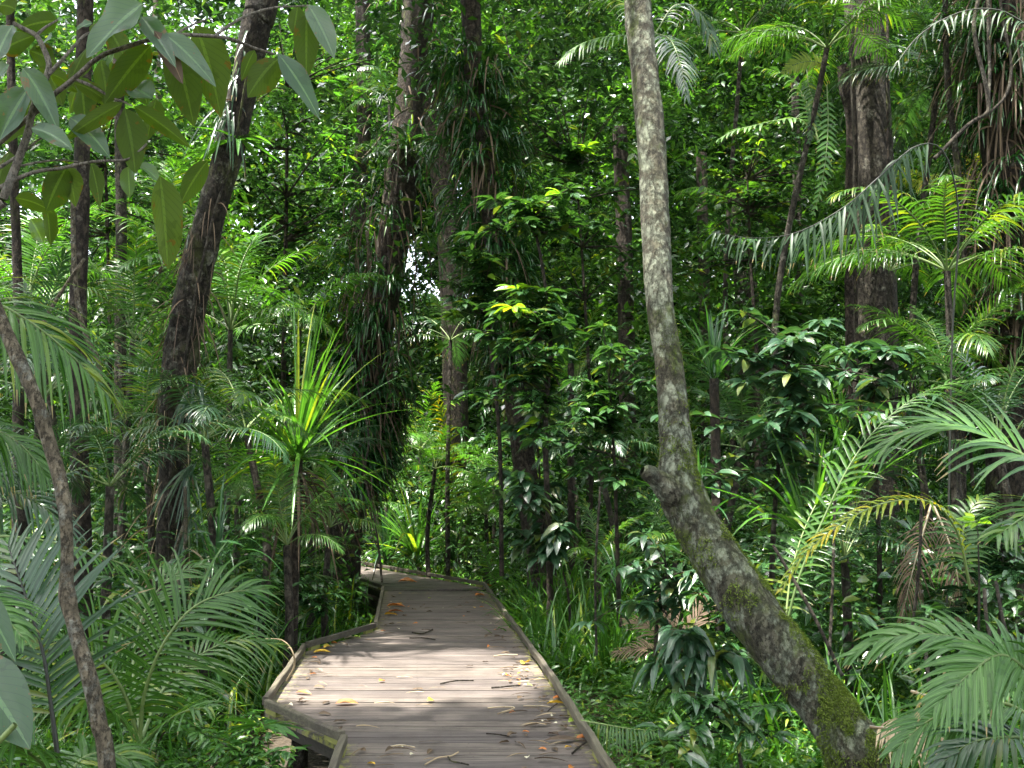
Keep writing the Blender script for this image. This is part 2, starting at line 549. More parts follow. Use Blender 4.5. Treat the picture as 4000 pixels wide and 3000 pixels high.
M['fall_green'] = leaf_mat("fallen_green_leaf", (0.20, 0.30, 0.03), (0.30, 0.40, 0.05), rough=0.5, trans=0.2, yellow=0.0)
M['moss_tuft'] = leaf_mat("moss_tuft", (0.070, 0.105, 0.016), (0.15, 0.20, 0.035), rough=0.8, trans=0.25, yellow=0.0, rib=0.0, spec=0.2)
M['rachis'] = leaf_mat("frond_stalk", (0.07, 0.12, 0.03), (0.13, 0.18, 0.05), rough=0.5, trans=0.0, yellow=0.0, rib=0.0)
M['rachis_dark'] = leaf_mat("dark_frond_stalk", (0.012, 0.014, 0.008), (0.03, 0.03, 0.018), rough=0.5, trans=0.0, yellow=0.0, rib=0.0)
M['bark_lichen'] = bark_mat("lichen_bark", (0.074, 0.066, 0.042), (0.175, 0.164, 0.118), lichen=0.70, moss=0.48, scale=0.9, mosscol=(0.055, 0.074, 0.015), upmoss=0.6, licol=(0.35, 0.39, 0.29))
M['bark_moss'] = bark_mat("mossy_bark", (0.090, 0.072, 0.050), (0.17, 0.15, 0.11), lichen=0.4, moss=0.55, scale=1.0, mosscol=(0.050, 0.055, 0.012), upmoss=0.9)
M['bark_moss2'] = bark_mat('dark_leaning_bark', (0.030, 0.024, 0.017), (0.080, 0.064, 0.046), lichen=0.42, moss=0.45, scale=0.9, mosscol=(0.035, 0.040, 0.012), licol=(0.25,0.24,0.19))
M['bark_dark'] = bark_mat("dark_bark", (0.040, 0.030, 0.022), (0.085, 0.066, 0.048), lichen=0.25, moss=0.3, scale=0.8, licol=(0.20, 0.19, 0.15))
M['bark_brown'] = bark_mat("brown_bark", (0.050, 0.041, 0.030), (0.105, 0.090, 0.068), lichen=0.3, moss=0.25, scale=0.8, licol=(0.26, 0.25, 0.20))
M['bark_pale'] = bark_mat("pale_bark", (0.17, 0.14, 0.095), (0.30, 0.25, 0.17), lichen=0.4, moss=0.15, scale=1.4)
M['twig_pale_lit'] = bark_mat("pale_front_lit_twig", (0.32, 0.28, 0.22), (0.52, 0.47, 0.39), lichen=0.2, moss=0.0, scale=3.0)  # pale bark, its colour lightened further as if lit from the front
M['plank'] = wood_mat("weathered_planks", (0.036, 0.028, 0.026), (0.170, 0.146, 0.126), moss=0.75, edge=0.16)
M['rail'] = wood_mat("weathered_rail", (0.050, 0.043, 0.028), (0.140, 0.128, 0.088), moss=0.35, along_x=False, edge=0.0)
M['beam'] = wood_mat("mossy_block", (0.12, 0.12, 0.05), (0.24, 0.24, 0.09), moss=0.6, along_x=False, edge=5.0)
M['bearer'] = wood_mat("dark_bearer", (0.035, 0.030, 0.022), (0.08, 0.07, 0.05), moss=0.3, along_x=False, edge=-0.3)
M['soil'] = soil_mat()
M['sky_block_green'] = bark_mat('sky_block_slope', (0.012, 0.03, 0.008), (0.03, 0.06, 0.015), lichen=0, moss=0.3, scale=0.12)

# ------------------------------------------------------------------ the boardwalk outline (deck top at z = 0)
R_EDGE = [(0.98, -3.0), (0.62, 5.2), (-0.46, 16.7)]
L_EDGE = [(-0.62, -3.0), (-0.95, 5.2), (-1.03, 6.27), (-1.78, 7.3), (-2.05, 9.97), (-1.56, 11.5), (-2.08, 16.2)]
R_EDGE2 = [(-0.46, 16.7), (-3.6, 22.4), (-7.2, 27.5)]
L_EDGE2 = [(-2.08, 16.2), (-3.2, 18.8), (-8.8, 26.6)]


def xr(y):
    return float(np.interp(y, [p[1] for p in R_EDGE], [p[0] for p in R_EDGE]))


def xl(y):
    return float(np.interp(y, [p[1] for p in L_EDGE], [p[0] for p in L_EDGE]))


def on_deck(x, y, mrg=0.15):
    x, y = np.asarray(x, float), np.asarray(y, float)
    a = (y < 16.7) & (x > np.interp(y, [p[1] for p in L_EDGE], [p[0] for p in L_EDGE]) - mrg) & (x < np.interp(y, [p[1] for p in R_EDGE], [p[0] for p in R_EDGE]) + mrg)
    xm1 = np.interp(y, [p[1] for p in R_EDGE2], [p[0] for p in R_EDGE2])
    xm0 = np.interp(y, [p[1] for p in L_EDGE2], [p[0] for p in L_EDGE2])
    b = (y >= 16.2) & (y < 27) & (x > xm0 - mrg) & (x < xm1 + mrg)
    return a | b


# gaps in the canopy that let the sun through: (point lit, radius)
def deckpt(px, py, z=0.0):
    k = (CAM_H - z)
    Y = 1.0
    for Y in np.linspace(3, 40, 2000):
        if P(px, py, Y)[2] <= z:
            break
    return P(px, py, Y)


GAPS = [(np.array([-0.95, 8.8, 0.0]), 1.75), (P(3000, 1700, 9), 1.5), (P(2350, 1700, 10.5), .9), (P(3350, 1500, 9.5), .9), (np.array([-1.1, 16.3, 0]), 0.35), (np.array([2.2, 8.2, -0.4]), 1.1),
        (P(1850, 1700, 19.5), 3.0), (P(1750, 1900, 23), 2.8), (P(1480, 1800, 20.5), 1.6), (P(1650, 2000, 20), 1.9), (P(1165, 1620, 10.6), 0.95), (P(2120, 1150, 12.5), 1.4), (P(1900, 1050, 13), 0.6), (P(2950, 480, 14), 1.0),
        (P(950, 1050, 15), 1.3), (P(3800, 1700, 4.5), 0.35), (P(500, 500, 26), 3.2), (P(3050, 1250, 22), 1.3), (P(1700, 2000, 20.5), 0.7),
        (P(120, 1050, 13), 1.0), (P(2250, 500, 22), 1.8), (P(3800, 2000, 6), 0.3), (P(1300, 550, 19), 1.2), (P(2400, 1500, 16), .8), (P(3700,900,14),.9)]
SUNV = np.array(SUN)


def keep_mask(p, slack=1.0, z_min=2.5):
    """False where a leaf would stand in a sun gap well above the lit spot"""
    p = np.asarray(p, float)
    k = np.ones(len(p), bool)
    for q, r in GAPS:
        d = p - q
        s = d @ SUNV
        perp = np.linalg.norm(d - s[:, None] * SUNV, axis=1)
        rr = r * (0.75 + 0.5 * RNG.random(len(p))) * slack
        k &= ~((s > z_min) & (perp < rr))
    return k


# ------------------------------------------------------------------ ground
def ground_h(x, y):
    h = 0.10 * np.sin(x * 0.7 + 1.3) * np.cos(y * 0.5) + 0.06 * np.sin(x * 1.9 + y * 1.3)
    return GROUND + h


def make_ground():
    xs = np.concatenate([np.linspace(-160, -16, 14), np.linspace(-15, 15, 70), np.linspace(16, 160, 14)])
    ys = np.concatenate([np.linspace(-60, -6, 8), np.linspace(-5, 40, 100), np.linspace(42, 260, 16)])
    X, Yg = np.meshgrid(xs, ys)
    Z = ground_h(X, Yg)
    nx, ny = len(xs), len(ys)
    V = np.stack([X, Yg, Z], -1).reshape(-1, 3)
    i = np.arange(ny - 1)[:, None] * nx + np.arange(nx - 1)[None, :]
    F = np.stack([i, i + 1, i + nx + 1, i + nx], -1)
    mb = MB()
    mb.add(V, F, np.zeros_like(V), 0)
    o = mb.build("ground", M['soil'])
    tag(o, "dark swampy forest floor of soil and rotting leaves", None, None, 'structure')


make_ground()


def make_sky_block_hill():  # slope added behind the leaves to stop bright sky specks showing through
    xs = np.linspace(-150, 150, 50)
    ys = np.linspace(56, 150, 30)
    X, Yg = np.meshgrid(xs, ys)
    Z = -2 + 24 * np.clip((Yg - 56) / 50, 0, 1) ** 1.2 + 2.5 * np.sin(X * .11) + 1.5 * np.sin(X * .31 + Yg * .2)
    i = np.arange(len(ys) - 1)[:, None] * len(xs) + np.arange(len(xs) - 1)[None, :]
    mb = MB()
    V = np.stack([X, Yg, Z], -1).reshape(-1, 3)
    mb.add(V, np.stack([i, i + 1, i + len(xs) + 1, i + len(xs)], -1), np.zeros_like(V))
    tag(mb.build("sky_block_hill", M['sky_block_green']), "added green slope closing sky gaps behind the forest", None, None, 'structure')


make_sky_block_hill()


# ------------------------------------------------------------------ boardwalk
def make_boardwalk():
    root = bpy.data.objects.new("boardwalk", None)
    COL.objects.link(root)
    tag(root, "weathered timber boardwalk winding away through the rainforest", "boardwalk", None, 'structure')
    mb = MB()
    w, gap = 0.142, 0.007
    y = -3.0
    th = 0.018
    rr = random.Random(4)

    def plank(c00, c01, c10, c11, z, rnd, nseg=14):
        """corner points: left-near, left-far, right-near, right-far"""
        V, A = [], []
        for i in range(nseg + 1):
            t = i / nseg
            a = np.array(c00) * (1 - t) + np.array(c10) * t
            b = np.array(c01) * (1 - t) + np.array(c11) * t
            bow = 0.0012 * math.sin(t * 7 + rnd * 40)
            e = np.linalg.norm(np.array(c10) - np.array(c00))
            for (p, zz) in ((a, z - 2 * th), (b, z - 2 * th), (b, z + bow), (a, z + bow)):
                V.append((p[0], p[1], zz))
                A.append((e * min(t, 1 - t), e * t, rnd))
        F = []
        for i in range(nseg):
            for k in range(4):
                F.append((i * 4 + k, i * 4 + (k + 1) % 4, i * 4 + 4 + (k + 1) % 4, i * 4 + 4 + k))
        F.append((3, 2, 1, 0))
        e = nseg * 4
        F.append((e, e + 1, e + 2, e + 3))
        mb.add(V, F, A)

    def screws(ya, yb, z):
        ym = (ya + yb) / 2
        for xx in (xl(ym) + .11, (xl(ym) + xr(ym)) / 2, xr(ym) - .11):
            for yy in (ya + .036, yb - .036):
                c = np.array([xx + rr.uniform(-.006, .006), yy, z + .0022])
                an = np.arange(6) / 6 * 6.283
                V = np.vstack([c + np.stack([np.cos(an), np.sin(an), 0 * an], -1) * .0062, c])
                mb.add(V, [(0, 1, 2, 6), (2, 3, 4, 6), (4, 5, 0, 6)], np.zeros_like(V), 1)
    while y < 16.1:
        y1 = y + w
        if 4.5 < y < 11:
            screws(y, y1, 0.001)
        plank((xl(y), y), (xl(y1), y1), (xr(y), y), (xr(y1), y1), rr.uniform(-0.003, 0.001), rr.random())
        y = y1 + gap + rr.uniform(-0.002, 0.003)
    # wedge and the far section that turns left
    yl = 16.2
    n = 64
    for i in range(n):
        t0, t1 = i / n, (i + 0.95) / n
        L = smooth(L_EDGE2, 200)
        R = smooth(R_EDGE2, 200)
        L = np.array([np.interp(np.linspace(0, 1, 200), [0, .3, 1], [q[k] for q in L_EDGE2]) for k in (0, 1)]).T
        R = np.array([np.interp(np.linspace(0, 1, 200), [0, .55, 1], [q[k] for q in R_EDGE2]) for k in (0, 1)]).T
        ix = lambda A_, t: (np.interp(t, np.linspace(0, 1, 200), A_[:, 0]), np.interp(t, np.linspace(0, 1, 200), A_[:, 1]))
        plank(ix(L, t0), ix(L, t1), ix(R, t0), ix(R, t1), rr.uniform(-0.003, 0.001), rr.random(), 10)
    mb.build("plank_deck", [M['plank'], M['bearer']], root, smooth_shade=False)

    def rail(a, b, ext=0.0, z0=0.035, h=0.055, wd=0.044):
        m = MB()
        a, b = np.array([*a, 0.0]), np.array([*b, 0.0])
        d = norm(b - a)
        s = np.array([-d[1], d[0], 0])
        a2, b2 = a - d * ext, b + d * ext
        L = np.linalg.norm(b2 - a2)
        nseg = max(2, int(L / 0.25))
        prof = [(-1, -1), (1, -1), (1, 0.75), (0.82, 1), (-0.82, 1), (-1, 0.75)]
        V, A = [], []
        rnd = random.random()
        for i in range(nseg + 1):
            c = a2 + (b2 - a2) * i / nseg
            wob = 0.004 * math.sin(i * 1.7 + rnd * 9)
            for (p, q) in prof:
                V.append(c + s * (p * wd / 2 + wob) + np.array([0, 0, z0 + h / 2 + q * h / 2]))
                A.append((1.0, i * L / nseg, rnd))
        F = []
        k6 = len(prof)
        for i in range(nseg):
            for k in range(k6):
                F.append((i * k6 + k, i * k6 + (k + 1) % k6, (i + 1) * k6 + (k + 1) % k6, (i + 1) * k6 + k))
        for e, fl in ((0, True), (nseg * k6, False)):
            F.append((e, e + 1, e + 2, e + 5))
            F.append((e + 5, e + 2, e + 3, e + 4))
        m.add(V, F, A)
        m.build("kerb_rail", M['rail'], root, smooth_shade=False)
        k = max(1, int(L / 1.1))
        for i in range(k + 1):
            c = a + (b - a) * (i + 0.12) / (k + 0.24)
            m = MB()
            box(m, c + np.array([0, 0, z0 / 2]), d * 0.09, s * wd * 0.42, np.array([0, 0, z0 / 2 - 0.001]), random.random())
            m.build("spacer_block", M['beam'], root, smooth_shade=False)
        # bearer under the plank ends
        m = MB()
        side = 1 if a[0] < -0.7 and b[0] < -0.7 else -1
        mid = (a + b) / 2 - s * 0.17 * side + np.array([0, 0, -0.036 - 0.075])
        box(m, mid, (b - a) / 2, s * 0.035, np.array([0, 0, 0.073]), random.random(), 0, nseg)
        m.build("bearer", M['bearer'], root, smooth_shade=False)
        for i in range(max(1, int(L / 1.8)) + 1):
            c = a + (b - a) * (0.04 + 0.92 * i / max(1, int(L / 1.8))) - s * 0.24 * side
            if side < 0 and c[1] < 4.5:
                continue
            m = MB()
            tube(m, [(c[0], c[1], GROUND - 0.2), (c[0], c[1], -0.045)], 0.06, 10, rough=0.04, cap=True)
            m.build("post", M['bark_dark'], root)
    # right rail: three long lengths, then the far bend
    pts = [(xr(y_), y_) for y_ in (-3.0, 3.6, 8.4, 12.6, 16.7)]
    for a, b in zip(pts, pts[1:]):
        g = norm(np.array(b) - np.array(a)) * 0.006
        rail(np.array(a) + g, np.array(b) - g)
    for a, b in zip(R_EDGE2, R_EDGE2[1:]):
        g = norm(np.array(b) - np.array(a)) * 0.04
        rail(np.array(a) + g, np.array(b) - g)
    for a, b in zip(L_EDGE, L_EDGE[1:]):
        g = norm(np.array(b) - np.array(a)) * 0.041
        rail(np.array(a) + g, np.array(b) - g)
    for a, b in zip(L_EDGE2, L_EDGE2[1:]):
        g = norm(np.array(b) - np.array(a)) * 0.04
        rail(np.array(a) + g, np.array(b) - g)
    return root


make_boardwalk()


# ------------------------------------------------------------------ plant builders
def rand_dirs(k, zlo=-0.3, zhi=0.6):
    a = RNG.random(k) * 2 * np.pi
    z = RNG.uniform(zlo, zhi, k)
    r = np.sqrt(np.maximum(1 - z * z, 0))
    return np.stack([np.cos(a) * r, np.sin(a) * r, z], -1)


def rand_nrm(k, tilt=0.6):
    return norm(np.stack([RNG.normal(0, tilt, k), RNG.normal(0, tilt, k), np.ones(k)], -1))


def frond(mb, pts, Lmax, nl=34, W=0.03, up=None, droop=0.5, a0=75, a1=22, lift=0.15, r0=0.012, mat=0, rmat=1, bare=0.12, fold=0.25, n=5, jitter=0.06, rise=0.0, rnd=None, one_side=0):
    """feather palm frond along a rachis path; leaflets both sides"""
    p = smooth(pts, 40)
    p = np.asarray(p)
    seglen = np.linalg.norm(np.diff(p, axis=0), axis=1)
    cum = np.concatenate([[0], np.cumsum(seglen)])
    cum /= cum[-1]
    tan = norm(np.gradient(p, axis=0))
    up = UP if up is None else norm(np.asarray(up, float))
    tube(mb, p, np.linspace(r0, r0 * 0.2, len(p)), 6, rmat, rnd=RNG.random())
    ts = bare + (1 - bare) * (np.arange(nl) + 0.5) / nl
    base = np.stack([np.interp(ts, cum, p[:, k]) for k in range(3)], -1)
    T = norm(np.stack([np.interp(ts, cum, tan[:, k]) for k in range(3)], -1))
    S = norm(np.cross(T, np.broadcast_to(up, T.shape)))
    Nn = norm(np.cross(S, T))
    u = (ts - bare) / (1 - bare)
    prof = np.clip(0.55 + 1.5 * u, 0, 1) * np.clip(1.22 - 0.95 * u ** 1.6, 0, 1)
    ang = np.radians(a0 + (a1 - a0) * u)
    for sgn in ((-1, 1) if not one_side else (one_side,)):
        k = len(ts)
        gone = RNG.random(k) < 0.05
        aj = ang + RNG.normal(0, jitter, k)
        d = T * np.cos(aj)[:, None] + S * (sgn * np.sin(aj))[:, None] + Nn * (lift + RNG.normal(0, jitter, k))[:, None] + UP * rise
        L = Lmax * prof * RNG.uniform(0.82, 1.08, k) * np.where(gone, RNG.uniform(.05, .5, k), 1)
        leaves(mb, base + RNG.normal(0, 0.003, (k, 3)), d, Nn, L, W * (0.7 + 0.3 * prof), n=n, prof='leaflet', droop=droop * RNG.uniform(0.6, 1.45, k), fold=fold, mat=mat,
               rnd=RNG.random(k) * 0.5 + (RNG.random() * 0.45 if rnd is None else rnd))


def local_frond(L, e0, e1, **kw):
    """rachis in the x-z plane starting at elevation e0 (deg) and bending to e1"""
    n = 14
    p = [np.zeros(3)]
    for i in range(n):
        e = math.radians(e0 + (e1 - e0) * ((i + 0.5) / n) ** 1.3)
        p.append(p[-1] + np.array([math.cos(e), 0.03 * math.sin(i), math.sin(e)]) * L / n)
    mb = MB()
    frond(mb, p, **kw)
    return mb


FROND = {}
for key in ('palm_dark', 'palm_mid', 'palm_bright', 'palm_pale', 'palm_yellow'):
    FROND[key] = []
    for (e0, e1, dr, L) in ((72, 5, 0.45, 1.9), (58, -30, 0.6, 2.0), (42, -45, 0.7, 1.9), (80, 35, 0.4, 1.8), (25, -50, 0.75, 1.7)):
        mb = local_frond(L, e0, e1, Lmax=0.52, nl=30, W=0.034, droop=dr, r0=0.013, bare=0.22)
        FROND[key].append(mb.mesh("frond", [M[key], M['rachis']]))


def palm(label, px, py, Y, mat='palm_mid', nf=9, size=1.0, group=None, az=(0, 360), kinds=(0, 1, 2, 3, 4), stem_r=0.045, name='feather_palm', skip=None, stem=True):
    c = P(px, py, Y)
    g = float(ground_h(c[0], c[1]))
    root = thing(name, label, 'palm', (c[0], c[1], g if stem else c[2]), group)
    h = c[2] - g if stem else 0.0
    if h > 0.15 and stem:
        mb = MB()
        bend = RNG.normal(0, 0.05 * h, 2)
        pts = smooth([(c[0] + bend[0] * .3, c[1], g - 0.1), (c[0] + bend[0], c[1] + bend[1], g + h * 0.5), c], 16)
        tube(mb, pts, np.linspace(stem_r * 1.15, stem_r * 0.8, 16), 10, 0, rough=0.06, freq=14)
        mb.build("stem", M['bark_brown'], root)
    a0, a1 = az
    for i in range(nf):
        k = kinds[i % len(kinds)]
        o = link("frond", FROND[mat][k], root, (0, 0, h))
        a = math.radians(a0 + (a1 - a0) * (i + 0.5 * RNG.random()) / nf)
        s = size * RNG.uniform(0.82, 1.12)
        o.rotation_euler = (RNG.normal(0, 0.12), RNG.normal(0, 0.10), a)
        o.scale = (s, s * (1 if RNG.random() > .5 else -1), s)
        o.scale = (s, s, s)
    return root


def rosette(label, base, mat, n=40, L=1.2, W=0.05, el=(15, 88), droop=(0.3, 1.1), stem=0.0, group=None, name='strap_leaf_plant', stem_r=0.05, skirt=0, cat='plant', split=True):
    base = np.asarray(base, float)
    g = float(ground_h(base[0], base[1]))
    root = thing(name, label, cat, (base[0], base[1], g if stem else base[2]), group)
    mb = MB()
    e = np.radians(RNG.uniform(el[0], el[1], n))
    a = RNG.random(n) * 2 * np.pi
    d = np.stack([np.cos(a) * np.cos(e), np.sin(a) * np.cos(e), np.sin(e)], -1)
    outw = np.stack([np.cos(a), np.sin(a), np.zeros(n)], -1)
    nr = norm(UP * 0.9 - outw * 0.2 + RNG.normal(0, 0.15, (n, 3)))
    nr = np.cross(np.cross(d, np.broadcast_to(UP, d.shape) + 1e-3), d)
    Ls = L * RNG.uniform(0.6, 1.1, n)
    leaves(mb, base + d * 0.03 + RNG.normal(0, 0.02, (n, 3)), d, nr, Ls, W * RNG.uniform(0.8, 1.15, n), n=9, prof='strap', droop=RNG.uniform(*droop, n) * (0.35 + 0.65 * np.cos(e)), fold=0.45, rnd=RNG.random(n))
    mb.build("leaf_rosette", M[mat], root)
    if stem:
        mb = MB()
        b0 = np.array([base[0] + RNG.normal(0, .06), base[1], g - 0.1])
        tube(mb, smooth([b0, (b0 + base) / 2 + RNG.normal(0, 0.03, 3), base], 12), np.linspace(stem_r * 1.1, stem_r, 12), 9, rough=0.1, freq=12)
        mb.build("stem", M['bark_dark'], root)
    if skirt:
        mb = MB()
        k = skirt
        a = RNG.random(k) * 2 * np.pi
        d = np.stack([np.cos(a) * .6, np.sin(a) * .6, RNG.uniform(-.6, .1, k)], -1)
        leaves(mb, base - UP * 0.05 - UP * RNG.random((k, 1)) * 0.3, d, rand_nrm(k), L * RNG.uniform(.4, .8, k), W * .8, n=6, prof='strap', droop=1.6, fold=0.5)
        mb.build("dead_leaf_skirt", M['dead'], root)
    return root


def leafy(mb, pts, nrm_tilt, K, spread, L, W, mat=0, n=3, prof='oval', droop=0.25, zlo=-0.35, zhi=0.45, fold=0.2):
    """K leaves scattered round each point of pts"""
    pts = np.asarray(pts, float)
    b = np.repeat(pts, K, axis=0) + RNG.normal(0, 1, (len(pts) * K, 3)) * spread
    k = len(b)
    leaves(mb, b, rand_dirs(k, zlo, zhi), rand_nrm(k, nrm_tilt), L * RNG.uniform(0.6, 1.15, k), W * RNG.uniform(0.75, 1.1, k), n=n, prof=prof, droop=droop, fold=fold, mat=mat)


def sapling(label, path, r, tiers, leaf='gloss_mid', L=0.2, W=0.085, group=None, name='sapling', bark='bark_dark', cat='sapling', whorl=11, sub=5, prof='oval', droop=0.35, new=0):
    """thin-stemmed broadleaf: branch tiers [(t along stem, azimuth deg, reach, n twigs)]"""
    p = smooth(path, 30)
    g = float(ground_h(p[0][0], p[0][1]))
    root = thing(name, label, cat, p[0], group)
    mb = MB()
    tube(mb, p, np.linspace(r, r * 0.35, 30), 8, rough=0.08, freq=20)
    lb = MB()
    for (x, y, z, reach, nt) in tiers:
        c = np.array([x, y, z], float)
        i = int(np.argmin(np.linalg.norm(p - c, axis=1) + (p[:, 2] > c[2]) * 0.3))
        st = p[i]
        for j in range(nt):
            end = c + np.array([RNG.normal(0, reach), RNG.normal(0, reach), RNG.normal(0, reach * 0.6)])
            midp = (st + end) / 2 + np.array([0, 0, 0.12 * reach])
            tube(mb, smooth([st, midp, end], 7), np.linspace(r * 0.4, r * 0.12, 7), 5)
            for q in (np.linspace(0.45, 1.0, sub) if sub > 1 else [1.0]):
                tip = smooth([st, midp, end], 11)[int(q * 10)]
                k = whorl if q > 0.95 else max(2, whorl // 3)
                a = RNG.random(k) * 2 * np.pi
                d = np.stack([np.cos(a), np.sin(a), RNG.uniform(-0.25, 0.45, k)], -1)
                leaves(lb, tip + d * 0.02, d, rand_nrm(k, 0.35), L * RNG.uniform(0.6, 1.15, k), W * RNG.uniform(0.75, 1.1, k), n=4, prof=prof, droop=droop, fold=0.22, mat=1 if (new and RNG.random() < new) else 0)
    mb.build("stem", M[bark], root)
    lb.build("foliage", [M[leaf], M['broad_new']], root)
    return root


def crown_cloud(mb, c, R, H, nclump, K, L, W, mat=0, n=2, prof='oval'):
    cl = rand_dirs(nclump, -1, 1) * (RNG.random((nclump, 1)) ** 0.4) * np.array([R, R, H]) + c
    b = np.repeat(cl, K, axis=0) + RNG.normal(0, 1, (nclump * K, 3)) * np.array([R * .13, R * .13, H * .12])
    b = b[keep_mask(b)]
    k = len(b)
    if k:
        leaves(mb, b, rand_dirs(k, -0.5, 0.3), rand_nrm(k, 0.5), L * RNG.uniform(0.6, 1.2, k), W * RNG.uniform(0.7, 1.1, k), n=n, prof=prof, droop=0.25, fold=0.2, mat=mat)


def tree(label, pts, bark, name='tree', group=None, crown=None, seg=18, nring=60, rough=0.07, freq=5.0, flare=0.0, crown_mat='gloss_mid', knobs=(), extra=None):
    """pts: (px, py, width_px, Y) down the photo; the trunk runs on to the ground and up to a crown"""
    q = []
    for (px, py, w, Y) in pts:
        c = P(px, py, Y)
        q.append((*c, w / 2 / FPX * Y))
    q = q[::-1]                                    # ground first
    q = [np.array(v) for v in q]
    if q[0][2] > GROUND:
        d = (q[0] - q[1])[:3]
        d[2] = min(d[2], -0.2)
        s = min((GROUND - 0.25 - q[0][2]) / d[2], 6)
        e = q[0].copy()
        e[:3] += d / np.linalg.norm(d) * 0 + d * s * np.array([0.5, 0.2, 1])
        e[2] = GROUND - 0.25
        e[3] *= 1.1 + flare
        q.insert(0, e)
    if crown:
        d = (q[-1] - q[-2])[:3]
        d = d / max(d[2], 0.05)
        dz = crown[0] - q[-1][2]
        if dz > 0:
            e = q[-1].copy()
            e[:3] += np.array([d[0] * .5, d[1] * .5, 1]) * dz
            e[3] *= 0.7
            q.append(e)
    p = smooth(q, nring)
    base = np.array([p[0][0], p[0][1], float(ground_h(p[0][0], p[0][1]))])
    root = thing(name, label, 'tree', base, group)
    mb = MB()
    rad = p[:, 3].copy()
    for (kx, ky, kY, kr, amt) in knobs:
        kc = P(kx, ky, kY)
        rad *= 1 + amt * np.exp(-(np.linalg.norm(p[:, :3] - kc, axis=1) / kr) ** 2)
    tube(mb, p[:, :3], rad, seg, 0, rough=rough, freq=freq, seed=base[0])
    mb.build("trunk", M[bark], root)
    if crown:
        top = p[-1][:3]
        lb = MB()
        crown_cloud(lb, top + np.array([0, 0, crown[2] * 0.4]), crown[1], crown[2], crown[3], 26, 0.30, 0.14)
        # limbs into the crown
        br = MB()
        for k in range(7):
            a = k / 7 * 6.28 + RNG.random()
            e = top + np.array([math.cos(a) * crown[1] * .7, math.sin(a) * crown[1] * .7, crown[2] * RNG.uniform(0.1, .8)])
            tube(br, smooth([p[-4][:3], (top + e) / 2 + np.array([0, 0, .2]), e], 9), np.linspace(rad[-1] * .6, rad[-1] * .15, 9), 6)
        br.build("limb", M[bark], root)
        if lb.v:
            lb.build("crown", M[crown_mat], root)
    return root, p, rad


def climber(label, p, rad, mats=('strap_mid', 'dead'), t=(0, 1), n=500, L=0.6, W=0.035, dead=200, group=None, spread=1.3, name='climbing_plant', Ld=0.9):
    """strap-leaved climber wrapped round a trunk"""
    a, b = int(t[0] * (len(p) - 1)), int(t[1] * (len(p) - 1))
    root = thing(name, label, 'climber', p[a][:3], group)

    def pick(k):
        f = RNG.uniform(a, b, k)
        c = np.stack([np.interp(f, np.arange(len(p)), p[:, i]) for i in range(3)], -1)
        r = np.interp(f, np.arange(len(p)), rad)
        an = RNG.random(k) * 2 * np.pi
        o = np.stack([np.cos(an), np.sin(an), np.zeros(k)], -1)
        g_ = 0.25 + 0.75 * np.clip((f - a) / max(b - a, 1) * 1.6, 0, 1)
        return c + o * (r * RNG.uniform(0.9, 1 + (spread - 1) * g_, k))[:, None], o
    # tufts
    nt = max(1, n // 12)
    tb, to = pick(nt)
    bb = np.repeat(tb, 12, 0) + RNG.normal(0, 0.03, (nt * 12, 3))
    oo = np.repeat(to, 12, 0)
    ok = keep_mask(bb, .85, 1.5)
    bb, oo = bb[ok], oo[ok]
    k = len(bb)
    mb = MB()
    d = oo * RNG.uniform(0.3, 1, (k, 1)) + RNG.normal(0, 0.4, (k, 3)) + UP * RNG.uniform(-0.1, 0.9, (k, 1))
    leaves(mb, bb, d, UP + RNG.normal(0, .2, (k, 3)), L * RNG.uniform(.5, 1.1, k), W, n=6, prof='strap', droop=RNG.uniform(.5, 1.5, k), fold=.4)
    mb.build("green_leaves", M[mats[0]], root)
    if dead:
        mb = MB()
        bb, oo = pick(dead)
        ok = keep_mask(bb, .85, 1.5)
        bb, oo = bb[ok], oo[ok]
        dead = len(bb)
        d = oo * RNG.uniform(0.1, .6, (dead, 1)) + RNG.normal(0, 0.2, (dead, 3)) - UP * RNG.uniform(0.1, 1, (dead, 1))
        leaves(mb, bb, d, oo + RNG.normal(0, .3, (dead, 3)), Ld * RNG.uniform(.4, 1.1, dead), W * .8, n=6, prof='strap', droop=1.0, fold=.6)
        mb.build("dead_leaves", M[mats[1]], root)
    return root


def vine(label, pts, r, bark='bark_brown', group=None, name='vine', rough=0.1):
    q = [P(*v) for v in pts]
    root_loc = q[0]
    mb = MB()
    tube(mb, smooth(q, 50), r, 7, rough=rough, freq=14)
    o = mb.build(name, M[bark], None, origin=root_loc)
    return tag(o, label, 'vine', group)
# ================================================================== THE FOREST
# ------------------------------------------------------------------ trees one can tell apart
T1_PTS = [(2490, -40, 108, 7.6), (2503, 150, 110, 7.55), (2540, 500, 114, 7.45), (2562, 904, 114, 7.3), (2578, 1200, 108, 7.2), (2612, 1420, 110, 7.1), (2640, 1718, 126, 7.0), (2652, 1880, 160, 6.95), (2715, 2045, 172, 6.9), (2855, 2267, 200, 6.75), (3010, 2489, 203, 6.6), (3195, 2728, 198, 6.5), (3290, 2856, 212, 6.4), (3366, 2993, 250, 6.35)]
t1, T1P, T1R = tree("big leaning mossy tree with pale lichen bark, bent at a knot beside the boardwalk", T1_PTS, 'bark_lichen', name='leaning_tree', seg=64, nring=300, rough=0.075, freq=8, crown=(8.2, 2.6, 1.6, 60), knobs=[(2620, 1960, 6.9, 0.16, 0.10)])
